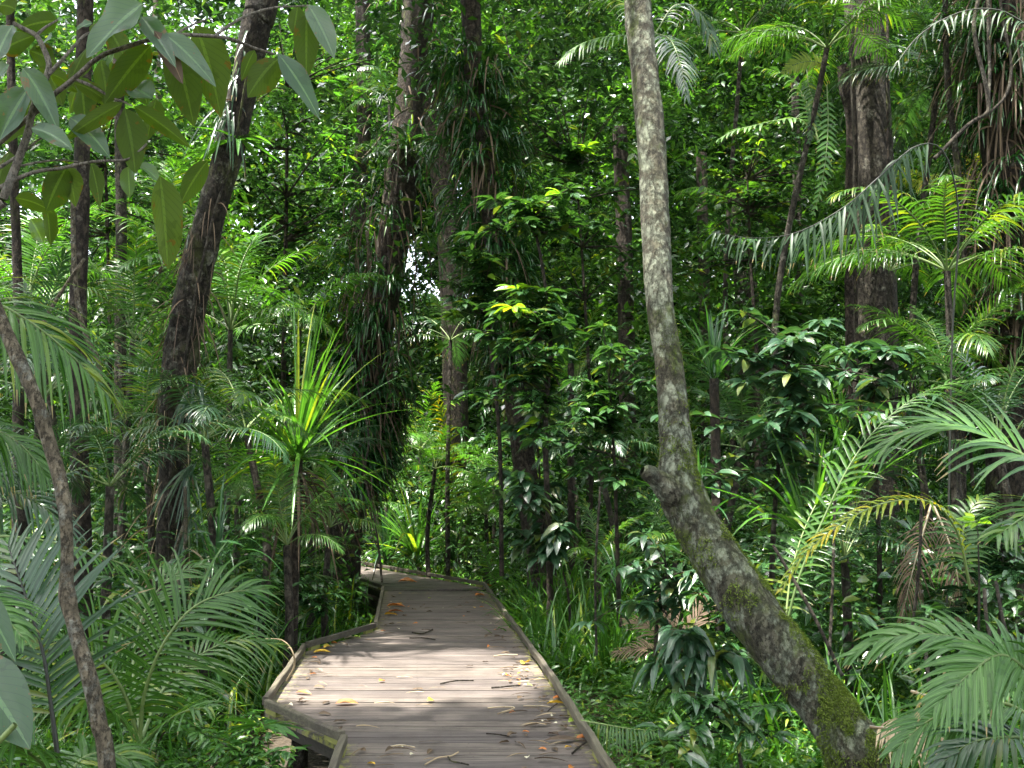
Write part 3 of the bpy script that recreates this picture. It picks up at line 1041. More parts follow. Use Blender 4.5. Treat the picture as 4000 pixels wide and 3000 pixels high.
# the knot where a limb broke off
kb = MB()
k0 = P(2690, 1950, 6.9)
tube(kb, smooth([k0, P(2620, 1915, 6.84), P(2560, 1865, 6.80), P(2508, 1838, 6.76)], 14), np.array([.12, .12, .118, .113, .105, .095, .085, .075, .066, .062, .058, .054, .048, .026]), 18, rough=0.14, freq=9)
kb.build("knot", M['bark_lichen'], t1)
mb = MB()                                          # moss and small fern-like tufts on the upper side of the lean
k = 34000
f = (len(T1P) - 1) * RNG.beta(1.5, 3.2, k) * 0.72
c = np.stack([np.interp(f, np.arange(len(T1P)), T1P[:, i]) for i in range(3)], -1)
r = np.interp(f, np.arange(len(T1P)), T1R)
an = RNG.normal(0, 1.25, k)
ta = norm(np.gradient(T1P[:, :3], axis=0))
tt = np.stack([np.interp(f, np.arange(len(T1P)), ta[:, i]) for i in range(3)], -1)
upn = norm(np.cross(np.cross(tt, np.array([0.35, -0.25, 1.0])), tt))
sd = np.cross(tt, upn)
o = upn * np.cos(an)[:, None] + sd * np.sin(an)[:, None]
q = c + o * (r * 1.0)[:, None]
kp = np.array([noise.noise(Vector(v * 4)) + .6 * noise.noise(Vector(v * 13)) for v in q]) > 0.02
q, o = q[kp], o[kp]
leaves(mb, q, o + RNG.normal(0, .7, (len(q), 3)), rand_nrm(len(q), .8), RNG.uniform(.012, .034, len(q)), .008, n=2, prof='lance', droop=.5)
mb.build("moss", M['moss_tuft'], t1)

t2, T2P, T2R = tree("dark leaning trunk under the large hanging leaves, strap leaves growing on it", [(1035, -60, 128, 9.4), (1000, 100, 122, 9.4), (950, 350, 112, 9.5), (880, 640, 116, 9.6), (805, 900, 118, 9.7), (765, 1080, 130, 9.8), (727, 1270, 132, 9.9), (692, 1500, 136, 9.95), (682, 1750, 122, 10), (678, 2000, 118, 10.05), (668, 2200, 122, 10.1), (655, 2400, 150, 10.1), (640, 2750, 190, 10.1)], 'bark_moss2', name='leaning_tree', seg=28, nring=110, rough=0.09, freq=6, crown=(9.5, 2.6, 1.6, 40))
mb = MB()                                          # strap-leaved climbers living on this trunk
for (px, py, n_, L) in ((880, 430, 12, 0.75), (900, 300, 8, .6), (745, 1500, 14, 0.8), (720, 1830, 12, .8), (735, 2000, 9, .7), (960, 130, 8, .6)):
    b = P(px + 20, py, 9.45 if py < 700 else 9.8)
    a = RNG.uniform(-0.9, .9, n_)
    d = np.stack([np.sin(a) * .6 - .05, -np.abs(np.cos(a)) * .7, RNG.uniform(-1.1, -.2, n_)], -1)
    leaves(mb, b + RNG.normal(0, .04, (n_, 3)), d, np.array([0.2, -.6, .7]), L * RNG.uniform(.6, 1.1, n_), .03, n=7, prof='strap', droop=.9, fold=.3)
o = mb.build("climbing_strap_leaves", M['palm_dark'], None, origin=T2P[60][:3])
tag(o, "grey-green strap leaves hanging down the dark leaning trunk", "climber")

t3, T3P, T3R = tree("thin curved sapling trunk with pale patches in front of the big palm fronds", [(-60, 1080, 49, 4.6), (0, 1240, 50, 4.55), (70, 1400, 52, 4.52), (140, 1560, 52, 4.5), (195, 1740, 53, 4.5), (240, 1900, 53, 4.45), (258, 2050, 49, 4.4), (262, 2200, 49, 4.4), (262, 2320, 53, 4.4), (300, 2480, 56, 4.35), (350, 2650, 58, 4.3), (388, 2830, 59, 4.3), (420, 3020, 64, 4.3)], 'bark_pale', name='curved_sapling', seg=20, nring=90, rough=0.07, freq=11, knobs=[(252, 2340, 4.4, .05, .25), (165, 1640, 4.5, .03, .18), (250, 1960, 4.45, .03, .15), (60, 1390, 4.5, .03, .12)])

t4, T4P, T4R = tree("stout brown straight trunk behind the drooping dark frond", [(3365, -80, 150, 14), (3390, 200, 150, 14), (3408, 500, 152, 14), (3415, 900, 158, 14), (3422, 1300, 165, 14), (3420, 1700, 170, 14), (3415, 2100, 185, 14), (3415, 2480, 215, 14)], 'bark_brown', name='rainforest_tree', seg=26, nring=80, rough=0.05, freq=4, crown=(13.5, 4.0, 2.2, 60))
t5, T5P, T5R = tree("dark trunk wrapped in hanging lianas beside the stout brown trunk", [(3960, -80, 240, 12), (3945, 300, 235, 12), (3960, 700, 230, 12), (3975, 1200, 230, 12), (3980, 1800, 240, 12), (3985, 2300, 270, 12)], 'bark_dark', name='rainforest_tree', seg=24, nring=70, rough=0.12, freq=4, crown=(12.5, 3.6, 2.2, 50))
t6, T6P, T6R = tree("dark trunk smothered in shaggy dead leaves and climbers behind the boardwalk bend", [(1640, -80, 120, 17.4), (1610, 300, 120, 17.4), (1570, 700, 125, 17.3), (1510, 1100, 128, 17.2), (1450, 1400, 130, 17.1), (1395, 1700, 132, 17), (1365, 1900, 130, 16.9), (1350, 2060, 135, 16.8), (1325, 2330, 160, 16.7)], 'bark_dark', name='rainforest_tree', seg=20, nring=70, rough=0.12, freq=4, crown=(15, 4.2, 2.4, 60))
t7, T7P, T7R = tree("slim dark trunk rising straight from the right side of the boardwalk", [(1835, -80, 80, 15.4), (1850, 250, 80, 15.4), (1880, 560, 80, 15.4), (1925, 900, 80, 15.4), (1965, 1200, 80, 15.4), (2005, 1500, 84, 15.4), (2045, 1780, 90, 15.4), (2075, 2000, 95, 15.4), (2110, 2200, 112, 15.3), (2135, 2420, 150, 15.2), (2140, 2560, 190, 15.2)], 'bark_dark', name='rainforest_tree', seg=20, nring=80, rough=0.1, freq=5, crown=(14, 4.0, 2.2, 60))
NARROW = [
    ("thin dark trunk rising behind the large hanging leaves", [(335, -60, 62, 9), (325, 400, 60, 9), (318, 800, 62, 9), (305, 1200, 66, 9), (310, 1700, 70, 9), (318, 2100, 74, 9), (320, 2500, 90, 9)], 'bark_dark'),
    ("brown trunk seen between the thin dark trunk and the leaning one", [(455, -60, 40, 14), (468, 500, 42, 14), (474, 900, 44, 14), (470, 1400, 46, 14), (470, 1900, 50, 14), (472, 2330, 56, 14)], 'bark_brown'),
    ("slender yellowish trunk lit by the sky gap", [(605, -60, 26, 24), (618, 300, 26, 24), (628, 690, 27, 24), (634, 1100, 28, 24), (640, 2000, 30, 24)], 'bark_pale'),
    ("narrow dark trunk near the left edge behind the curved sapling", [(40, -60, 30, 11), (52, 600, 34, 11), (66, 1000, 36, 11), (75, 1300, 40, 11), (70, 1800, 44, 11), (72, 2400, 50, 11)], 'bark_dark'),
    ("dim trunk crossed by a liana, above the bright green blades", [(1415, -60, 60, 24.5), (1418, 200, 60, 24.5), (1425, 420, 60, 24.5), (1400, 800, 64, 24.5), (1385, 1200, 66, 24.5), (1370, 2040, 70, 24.5)], 'bark_dark'),
    ("upper dark trunk behind the shaggy climber-clad one", [(1600, -60, 95, 24), (1640, 150, 95, 24), (1700, 450, 96, 24), (1760, 1000, 98, 24), (1780, 1600, 100, 24), (1790, 2050, 110, 24)], 'bark_dark'),
    ("squat brown trunk with vines in the gap right of the mossy tree", [(2870, 700, 80, 20), (2900, 1000, 86, 20), (2920, 1180, 96, 20), (2930, 1340, 104, 20), (2940, 1700, 110, 20), (2950, 2150, 120, 20)], 'bark_brown'),
    ("thin grey trunk in the bright gap between the two larger trunks", [(3105, 300, 32, 19), (3115, 800, 34, 19), (3125, 1180, 36, 19), (3130, 1500, 38, 19), (3130, 2150, 42, 19)], 'bark_brown'),
    ("far slim trunk just right of the mossy leaning tree", [(2740, 600, 44, 22), (2748, 1000, 46, 22), (2760, 1500, 48, 22), (2765, 2080, 52, 22)], 'bark_dark'),
    ("dark trunk just left of the mossy leaning tree, far behind", [(2420, 500, 60, 21), (2440, 1000, 64, 21), (2450, 1500, 66, 21), (2455, 2080, 72, 21)], 'bark_dark'),
    ("slim stem between the stout trunk and the liana trunk", [(3690, -60, 22, 12), (3700, 300, 24, 12), (3745, 700, 24, 12), (3770, 1100, 24, 12), (3760, 1700, 26, 12), (3765, 2450, 28, 12)], 'bark_brown'),
    ("black hollow trunk close behind the left flank of the stout trunk", [(3300, 260, 60, 14.8), (3310, 350, 66, 14.8), (3325, 500, 40, 14.8), (3320, 900, 44, 14.8), (3325, 1500, 46, 14.8), (3325, 2350, 50, 14.8)], 'bark_dark'),
]
for (lab, pts, bk) in NARROW:
    nt_ = tree(lab, pts, bk, name='slender_tree', seg=12, nring=44, rough=0.09, freq=5, crown=None if pts[0][1] > 100 else (max(10, 0.58 * pts[0][3] + 4), 3.0, 2.0, 22))
    if lab.startswith('upper dark'):
        climber('leafy climber hiding the upper trunk behind the shaggy one', nt_[1], nt_[2], t=(.2, .85), n=2600, L=.7, W=.06, dead=200, spread=3.2)

# climbers on the big trunks
climber("shaggy strap-leaved climber with brown dead leaves on the trunk behind the bend", T6P, T6R, t=(.30, .86), n=7500, L=.62, W=.05, dead=1500, spread=3.9, Ld=.8)
climber("dark green climber clothing the slim trunk above the glossy sapling", T7P, T7R, t=(.46, .84), n=3600, L=.55, W=.045, dead=300, spread=4.5)
climber("tangle of roots and dead leaves round the foot of the slim dark trunk", T7P, T7R, t=(.0, .10), n=70, L=.35, W=.03, dead=130, spread=1.6, Ld=.5)
climber("fringe of brown dead strands hanging on the liana-wrapped trunk", T5P, T5R, t=(.40, .95), n=2600, L=.6, W=.04, dead=900, spread=2.3)
climber("ragged fibres and thin leaves hanging down the upper dark leaning trunk", T2P, T2R, mats=('palm_dark', 'dead'), t=(.40, .80), n=110, L=.5, W=.022, dead=150, spread=1.25, Ld=.6)
climber("thin hanging dead leaves round the lower dark leaning trunk", T2P, T2R, mats=('palm_dark', 'straw'), t=(.03, .42), n=60, L=.5, W=.03, dead=90, spread=1.5, Ld=.7)

# lianas
vine("dark liana dangling over the boardwalk bend from the shaggy trunk", [(1395, 1500, 15.5), (1440, 1700, 15.5), (1425, 1850, 15.5), (1460, 2010, 15.4), (1480, 2150, 15.3), (1492, 2275, 15.2)], 0.0168, 'bark_dark')
vine("thin forked shoot reaching down to the left kerb rail", [(1425, 2000, 15.6), (1462, 2110, 15.4), (1480, 2160, 15.35), (1468, 2210, 15.3), (1455, 2265, 15.2)], 0.0084, 'bark_dark')
vine("looping pale liana hanging in front of the liana-wrapped trunk", [(3830, -40, 10.5), (3805, 120, 10.5), (3850, 330, 10.5), (3862, 420, 10.5), (3845, 450, 10.5), (3780, 490, 10.5), (3650, 620, 10.5)], .022)
vine("long curving liana on the right of the liana-wrapped trunk", [(3900, -40, 10.6), (3925, 120, 10.6), (3950, 250, 10.6), (3930, 370, 10.6), (3850, 455, 10.6)], .016)
vine("straight pale liana hanging beside the looping one", [(3862, -60, 10.7), (3860, 100, 10.7), (3866, 300, 10.7), (3858, 440, 10.7)], .017)
vine("long brown aerial root hanging among the left palms", [(290, 640, 8.6), (285, 900, 8.6), (300, 1160, 8.6), (335, 1310, 8.6), (380, 1400, 8.6), (395, 1500, 8.6)], .022, 'bark_pale')
vine("slanting pale twig crossing the palms behind the curved sapling", [(330, 1010, 8.5), (260, 1110, 8.5), (190, 1220, 8.5), (150, 1300, 8.5)], .016, 'bark_pale')
vine("bare pale dead stalk below the sunlit shaggy climber", [(1432, 900, 17), (1445, 1050, 17), (1440, 1180, 17), (1450, 1330, 17)], .03, 'bark_pale')
vine("yellowish liana slanting through the climbers above the bend", [(1415, 620, 17), (1470, 560, 17), (1540, 460, 17), (1600, 420, 17)], .018, 'bark_pale')
vine("pale root running down the lower dark leaning trunk", [(735, 1980, 9.6), (705, 2090, 9.6), (650, 2240, 9.6), (600, 2370, 9.6)], .016, 'bark_pale')
vine("second pale root strand on the dark leaning trunk, ending at the fronds", [(722, 1900, 9.5), (725, 2080, 9.5), (708, 2260, 9.5), (690, 2380, 9.5)], .016, 'bark_pale')
vine("thin dark vine climbing the left edge of the stout trunk", [(3345, 2000, 13.6), (3352, 1500, 13.6), (3338, 1000, 13.6), (3345, 600, 13.6), (3330, 200, 13.6), (3340, -60, 13.6)], .025, 'bark_dark')
vine("slim root hugging the right side of the stout trunk", [(3478, 2100, 13.6), (3470, 1600, 13.6), (3486, 1100, 13.6), (3472, 700, 13.6), (3466, 300, 13.6), (3470, -60, 13.6)], .02, 'bark_dark')
vine("dark root trailing down the face of the dark leaning trunk", [(980, 200, 9.2), (905, 620, 9.4), (840, 820, 9.5), (770, 1120, 9.6), (720, 1420, 9.7), (668, 1800, 9.8), (660, 2200, 9.85)], .013, 'bark_brown')
climber("leafy creeper on the lower half of the stout trunk", T4P, T4R, t=(.06, .42), n=160, L=.35, W=.06, dead=60, spread=1.3, Ld=.5)
for i, (lab, a, b) in enumerate((
        ("long bare cane rising beside the boardwalk's right rail", (2165, 2460, 12.6), (2130, 1300, 12.8)),
        ("thin upright cane left of the mossy trunk's foot", (2330, 2560, 9.5), (2345, 1900, 9.6)),
        ("bent cane beside the yellow frond's base", (3240, 2560, 7.6), (3260, 1950, 7.9)),
        ("leaning dry stick below the yellow arching frond", (3290, 2640, 6.8), (3020, 2130, 7.2)),
        ("upright cane in front of the brown skirt of dead fronds", (3560, 2480, 7.4), (3600, 1930, 7.6)),
        ("tall cane under the light green sprout", (3640, 2990, 5.6), (3600, 2420, 5.9)),
        ("pair-like thin cane near the right edge", (3960, 2560, 6.6), (3890, 2270, 6.8)),
        ("short leaning cane by the pale right frond", (3880, 2540, 6.5), (3845, 2300, 6.7)))):
    m_ = tuple((p + q) / 2 + random.uniform(-14, 14) * (j == 0) for j, (p, q) in enumerate(zip(a, b)))
    vine(lab, [a, m_, b], .012, 'bark_brown', name='cane')


# ------------------------------------------------------------------ palms with fronds traced where the photograph shows them
def hero_palm(label, base, fronds, mat, name='feather_palm', rm='rachis', group=None):
    """fronds: list of dicts(path=[(px,py,Y)...], Lmax, nl, W, up, droop ...)"""
    b = np.array(base, float)
    root = thing(name, label, 'palm', b, group)
    for f in fronds:
        f = dict(f)
        path = [P(*q) for q in f.pop('path')]
        mt = f.pop('m', mat)
        r_ = f.pop('rm', rm)
        mb = MB()
        frond(mb, path, **f)
        mb.build("frond", [M[mt], M[r_]], root)
    return root


def gbase(px, py, Y):
    c = P(px, py, Y)
    return (c[0], c[1], float(ground_h(c[0], c[1])))


hero_palm("big dark green palm with wide arching fronds at the left of the boardwalk", gbase(560, 2800, 5.9), [
    dict(path=[(545, 2900, 5.9), (560, 2735, 5.85), (603, 2590, 5.8), (663, 2476, 5.8), (753, 2374, 5.85), (874, 2319, 6.0), (1035, 2300, 6.2)], Lmax=.66, nl=39, W=0.0266, up=(0.25, -.8, .6), droop=.42, a0=78, a1=18, lift=.12, r0=.014, bare=.10, n=7),
    dict(path=[(555, 2880, 6.1), (640, 2690, 6.3), (780, 2560, 6.5), (930, 2500, 6.6), (1080, 2520, 6.7)], Lmax=.55, nl=34, W=0.0252, up=(0, -.5, .85), droop=.6, a0=72, a1=22, r0=.012),
    dict(path=[(540, 2880, 5.9), (480, 2700, 5.8), (380, 2570, 5.7), (230, 2500, 5.6), (60, 2520, 5.5)], Lmax=.55, nl=37, W=0.0252, up=(0, -.6, .8), droop=.55, a0=74, a1=20, r0=.013),
    dict(path=[(550, 2900, 5.8), (450, 2790, 5.6), (330, 2730, 5.4), (190, 2740, 5.3)], Lmax=.5, nl=32, W=0.0237, up=(0, -.5, .85), droop=.6, r0=.012),
    dict(path=[(565, 2900, 5.6), (640, 2830, 5.4), (720, 2780, 5.2), (830, 2760, 5.1)], Lmax=.36, nl=16, W=0.0252, up=(0, -.5, .85), droop=.5, r0=.010),
    dict(path=[(550, 2880, 6.2), (520, 2600, 6.6), (560, 2400, 6.9), (660, 2260, 7.1), (800, 2200, 7.3)], Lmax=.55, nl=34, W=0.0252, up=(.2, -.7, .7), droop=.5, r0=.012),
], 'palm_mid')
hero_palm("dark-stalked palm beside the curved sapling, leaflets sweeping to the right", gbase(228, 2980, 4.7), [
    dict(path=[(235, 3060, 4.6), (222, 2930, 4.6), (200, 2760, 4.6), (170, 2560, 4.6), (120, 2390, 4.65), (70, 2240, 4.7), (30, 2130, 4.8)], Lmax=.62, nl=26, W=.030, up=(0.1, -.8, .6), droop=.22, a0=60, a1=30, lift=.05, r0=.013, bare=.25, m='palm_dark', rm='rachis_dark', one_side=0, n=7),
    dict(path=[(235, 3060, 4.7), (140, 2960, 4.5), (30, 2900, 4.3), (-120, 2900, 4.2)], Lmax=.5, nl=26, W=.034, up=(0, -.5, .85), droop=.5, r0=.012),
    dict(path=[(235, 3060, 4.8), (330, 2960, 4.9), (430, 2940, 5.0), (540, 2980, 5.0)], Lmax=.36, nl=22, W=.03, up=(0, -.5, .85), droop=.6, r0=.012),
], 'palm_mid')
hero_palm("pale drooping frond reaching in from the left edge at mid height", gbase(-260, 2300, 5.0), [
    dict(path=[(-260, 2200, 5.2), (-120, 2110, 5.2), (0, 2095, 5.2), (160, 2110, 5.25), (320, 2150, 5.3), (470, 2200, 5.4), (600, 2255, 5.5)], Lmax=.22, nl=26, W=.032, up=(0, -.35, .9), droop=.6, a0=52, a1=18, lift=-.1, r0=.010, m='palm_pale'),
    dict(path=[(-260, 2330, 4.6), (-120, 2330, 4.5), (0, 2400, 4.4), (90, 2490, 4.3)], Lmax=.3, nl=24, W=.032, up=(0, -.35, .9), droop=.6, r0=.010, m='palm_pale'),
], 'palm_pale')
hero_palm("large foreground palm frond hanging in from the left edge behind the curved sapling", gbase(-420, 1400, 6.0), [
    dict(path=[(-420, 1500, 6.0), (-250, 1270, 5.9), (-60, 1180, 5.8), (120, 1260, 5.8), (290, 1400, 5.9), (420, 1540, 6.0)], Lmax=.85, nl=40, W=.036, up=(0.1, -.6, .75), droop=.75, a0=72, a1=25, lift=.05, r0=.014, n=7),
    dict(path=[(-420, 1500, 6.2), (-300, 1600, 6.4), (-120, 1640, 6.5), (60, 1720, 6.6), (180, 1850, 6.6)], Lmax=.7, nl=34, W=.034, up=(0, -.5, .85), droop=.7, r0=.013),
    dict(path=[(-420, 1500, 6.8), (-260, 1800, 6.9), (-60, 1880, 7), (140, 1960, 7.0), (280, 2080, 7.0)], Lmax=.6, nl=34, W=.034, up=(0, -.5, .85), droop=.6, r0=.013, m='palm_dark'),
], 'palm_mid')
# broad pleated leaf low at the left edge
mb = MB()
tube(mb, smooth([P(-260, 3120, 3.2), P(-60, 2950, 3.15), P(60, 2830, 3.15)], 10), .01, 6, 1)
leaves(mb, [P(-140, 2560, 3.3)], norm(P(240, 2990, 3.1) - P(-140, 2560, 3.3)), np.array([.35, -.75, .55]), .42, .20, n=10, prof='oval', droop=.15, fold=.25, cols=5)
leaves(mb, [P(-130, 2260, 3.5)], norm(P(130, 2600, 3.4) - P(-130, 2260, 3.5)), np.array([.5, -.7, .5]), .36, .10, n=10, prof='oval', droop=.2, fold=.3, cols=5)
o = mb.build("broad_leaf_plant", [M['branch_leaf'], M['rachis']], None, origin=P(-260, 3120, 3.2))
tag(o, "big blue-green pleated leaves at the lower left corner, in front of the fronds", "plant")

hero_palm("pale green foreground palm with long sweeping leaflets at the right edge", gbase(4250, 2300, 4.4), [
    dict(path=[(4260, 2050, 4.3), (4120, 1860, 4.35), (3992, 1775, 4.4), (3880, 1715, 4.45), (3760, 1668, 4.5), (3640, 1665, 4.55), (3540, 1695, 4.6), (3468, 1742, 4.6)], Lmax=.56, nl=30, W=.034, up=(.25, -.55, .8), droop=.42, a0=68, a1=14, lift=.22, r0=.011, bare=.08, m='palm_pale', n=7),
    dict(path=[(4260, 2050, 4.4), (4140, 1990, 4.2), (4020, 2010, 4.1), (3900, 2090, 4.0)], Lmax=.34, nl=24, W=.03, up=(0, -.4, .9), droop=.5, r0=.011, m='palm_mid'),
], 'palm_pale')
palm("leafy palm hiding the stem of the spiky strap-leaved plant", 1120, 2130, 10.0, 'palm_mid', 10, .55)
palm("feathery palm between the spiky strap plant and the narrow deck stretch", 1290, 2060, 12.6, 'palm_mid', 10, .6)
palm("arching palm in the light gap left of the dark leaning trunk's middle", 560, 1700, 11.5, 'palm_mid', 10, .8)
palm("bright palm tuft seen below the spiky strap plant's left leaves", 930, 1950, 11.8, 'palm_bright', 9, .6)
palm("light green fern-like palm right of the glossy strap clump", 1900, 2010, 18.2, 'palm_bright', 11, .6)
palm("light green fern-like palm left of the glossy strap clump", 1470, 1970, 22, 'palm_bright', 10, .65)
palm("pale bright fronds showing behind the slim trunk at mid height", 2200, 1680, 18.5, 'palm_bright', 11, .8)
palm("bright low fronds in the far gap left of the slim trunk", 1700, 1830, 18.6, 'palm_bright', 10, .55)
hero_palm("pale bottom right palm with overlapping fronds near the mossy trunk's foot", gbase(4080, 2900, 4.8), [
    dict(path=[(4080, 2760, 4.7), (4010, 2620, 4.75), (3909, 2560, 4.8), (3780, 2505, 4.85), (3640, 2478, 4.9), (3480, 2490, 4.95), (3335, 2550, 5.0)], Lmax=.40, nl=32, W=.036, up=(.1, -.55, .8), droop=.45, a0=66, a1=14, lift=.15, r0=.011, bare=.10, n=6),
    dict(path=[(4080, 2700, 4.2), (3990, 2600, 4.2), (3900, 2560, 4.2), (3780, 2640, 4.2), (3660, 2760, 4.2)], Lmax=.36, nl=32, W=.03, up=(-.2, -.6, .75), droop=.5, r0=.011),
    dict(path=[(4080, 2860, 4.6), (3960, 2760, 4.6), (3800, 2740, 4.7), (3620, 2820, 4.8), (3500, 2930, 4.8)], Lmax=.42, nl=32, W=.032, up=(-.1, -.5, .8), droop=.5, r0=.011),
    dict(path=[(4080, 2900, 4.4), (4040, 2720, 4.3), (4060, 2560, 4.2), (4140, 2480, 4.2)], Lmax=.4, nl=26, W=.03, up=(0, -.5, .8), droop=.5, r0=.011),
    dict(path=[(4080, 2900, 4.6), (3950, 2880, 4.5), (3800, 2900, 4.5), (3680, 2980, 4.5)], Lmax=.34, nl=26, W=.03, up=(0, -.5, .8), droop=.6, r0=.011, m='palm_dark'),
], 'palm_pale')
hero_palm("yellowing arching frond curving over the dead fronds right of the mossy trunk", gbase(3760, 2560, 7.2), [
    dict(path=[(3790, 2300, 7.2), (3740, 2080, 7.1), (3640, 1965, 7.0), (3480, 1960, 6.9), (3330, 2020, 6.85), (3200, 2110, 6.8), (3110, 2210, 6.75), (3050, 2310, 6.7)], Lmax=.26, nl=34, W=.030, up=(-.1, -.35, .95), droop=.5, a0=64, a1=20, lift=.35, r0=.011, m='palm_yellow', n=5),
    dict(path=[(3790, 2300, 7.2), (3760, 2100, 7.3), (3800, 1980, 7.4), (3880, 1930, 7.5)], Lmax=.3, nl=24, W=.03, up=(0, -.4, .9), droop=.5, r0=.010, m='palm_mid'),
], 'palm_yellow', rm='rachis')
hero_palm("long light green frond curving up to the right from behind the understorey", gbase(3080, 2600, 7.8), [
    dict(path=[(3060, 2500, 7.6), (3120, 2260, 7.6), (3220, 2020, 7.65), (3330, 1800, 7.7), (3460, 1640, 7.8), (3640, 1520, 8.0), (3850, 1480, 8.2)], Lmax=.42, nl=38, W=.030, up=(-.5, -.5, .7), droop=.45, a0=60, a1=22, lift=.15, r0=.012, bare=.15),
    dict(path=[(3060, 2500, 7.7), (3100, 2200, 7.9), (3200, 1950, 8.1), (3360, 1780, 8.3)], Lmax=.4, nl=26, W=.03, up=(-.5, -.5, .7), droop=.5, r0=.011),
], 'palm_mid')
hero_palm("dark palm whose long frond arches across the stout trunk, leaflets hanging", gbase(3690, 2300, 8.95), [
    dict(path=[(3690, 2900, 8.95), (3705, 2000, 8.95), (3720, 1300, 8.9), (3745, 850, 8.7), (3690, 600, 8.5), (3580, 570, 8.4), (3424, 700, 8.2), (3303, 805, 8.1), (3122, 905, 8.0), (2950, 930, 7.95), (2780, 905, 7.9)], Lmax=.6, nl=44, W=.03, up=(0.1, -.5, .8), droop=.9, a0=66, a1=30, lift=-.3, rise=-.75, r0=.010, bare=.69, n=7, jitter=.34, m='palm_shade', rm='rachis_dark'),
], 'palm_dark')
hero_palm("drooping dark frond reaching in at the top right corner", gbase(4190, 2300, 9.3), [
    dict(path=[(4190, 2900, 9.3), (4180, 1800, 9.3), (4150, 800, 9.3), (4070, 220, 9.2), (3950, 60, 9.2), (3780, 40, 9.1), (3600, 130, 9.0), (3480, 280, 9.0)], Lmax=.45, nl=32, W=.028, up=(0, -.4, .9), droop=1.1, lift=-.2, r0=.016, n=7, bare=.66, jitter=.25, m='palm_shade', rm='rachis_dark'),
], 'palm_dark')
hero_palm("grey-white frond showing left of the mossy tree near its top", gbase(2600, 2300, 13), [
    dict(path=[(2560, 130, 12), (2440, 140, 11.9), (2340, 150, 11.8), (2260, 180, 11.7), (2190, 240, 11.6)], Lmax=.5, nl=26, W=.04, up=(0, -.35, .9), droop=.7, a0=70, a1=25, r0=.013, m='palm_pale'),
    dict(path=[(2560, 130, 12.2), (2450, 20, 12.4), (2350, 0, 12.4), (2230, 50, 12.4)], Lmax=.5, nl=26, W=.04, up=(0, -.35, .9), droop=.6, r0=.013, m='palm_mid'),
    dict(path=[(2560, 130, 12.2), (2640, 20, 12.3), (2740, 60, 12.2), (2790, 200, 12.1)], Lmax=.55, nl=28, W=.04, up=(0, -.35, .9), droop=.8, r0=.013, m='palm_dark'),
    dict(path=[(2560, 130, 12.2), (2620, 160, 11.6), (2660, 260, 11.2), (2680, 380, 11)], Lmax=.5, nl=26, W=.04, up=(0, -.35, .9), droop=.9, r0=.013, m='palm_dark'),
], 'palm_mid')
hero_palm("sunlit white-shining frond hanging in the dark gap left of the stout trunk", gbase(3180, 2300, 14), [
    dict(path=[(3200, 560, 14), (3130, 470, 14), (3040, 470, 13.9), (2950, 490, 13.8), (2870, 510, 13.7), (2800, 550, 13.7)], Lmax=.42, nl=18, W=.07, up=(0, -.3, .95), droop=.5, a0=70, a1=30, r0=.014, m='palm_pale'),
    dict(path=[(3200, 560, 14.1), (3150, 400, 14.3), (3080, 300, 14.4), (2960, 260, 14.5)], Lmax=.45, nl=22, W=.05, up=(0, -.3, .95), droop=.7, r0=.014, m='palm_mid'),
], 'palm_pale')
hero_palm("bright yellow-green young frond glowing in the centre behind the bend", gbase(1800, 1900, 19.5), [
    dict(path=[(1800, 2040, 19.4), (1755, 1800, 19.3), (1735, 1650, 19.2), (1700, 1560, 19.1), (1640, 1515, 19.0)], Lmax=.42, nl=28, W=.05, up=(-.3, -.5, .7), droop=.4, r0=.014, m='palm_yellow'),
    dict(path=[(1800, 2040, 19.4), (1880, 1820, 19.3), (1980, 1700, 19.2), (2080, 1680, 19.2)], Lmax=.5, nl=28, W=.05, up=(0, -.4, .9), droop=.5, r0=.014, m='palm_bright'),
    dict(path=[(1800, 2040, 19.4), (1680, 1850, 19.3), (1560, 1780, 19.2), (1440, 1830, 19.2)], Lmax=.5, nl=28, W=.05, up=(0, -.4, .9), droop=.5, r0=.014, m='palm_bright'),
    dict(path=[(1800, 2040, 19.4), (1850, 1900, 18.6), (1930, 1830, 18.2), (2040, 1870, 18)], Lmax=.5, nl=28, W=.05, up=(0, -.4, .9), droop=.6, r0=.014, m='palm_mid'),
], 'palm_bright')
hero_palm("small bright fern-like frond standing upright beside the right rail", gbase(1960, 2330, 16.9), [
    dict(path=[(1975, 2330, 16.7), (1960, 2230, 16.6), (1955, 2140, 16.5), (1985, 2060, 16.4)], Lmax=.26, nl=26, W=.035, up=(.2, -.9, .3), droop=.3, r0=.009),
    dict(path=[(1975, 2330, 16.7), (2010, 2230, 16.6), (2050, 2170, 16.5), (2110, 2140, 16.4)], Lmax=.24, nl=22, W=.035, up=(0, -.7, .6), droop=.4, r0=.009),
    dict(path=[(1975, 2330, 16.7), (1930, 2260, 16.7), (1900, 2190, 16.7), (1890, 2120, 16.7)], Lmax=.24, nl=22, W=.035, up=(0, -.7, .6), droop=.4, r0=.009),
], 'palm_bright', name='fern')
hero_palm("low yellow-stalked frond lying against the right rail on the ground cover", gbase(2360, 2900, 6.5), [
    dict(path=[(2270, 2815, 6.6), (2360, 2830, 6.5), (2450, 2845, 6.4), (2560, 2855, 6.3)], Lmax=.24, nl=22, W=.018, up=(0, -.6, .75), droop=1.0, a0=80, a1=60, lift=-.4, r0=.007, m='palm_mid', rm='rachis')], 'palm_mid', name='fallen_frond')
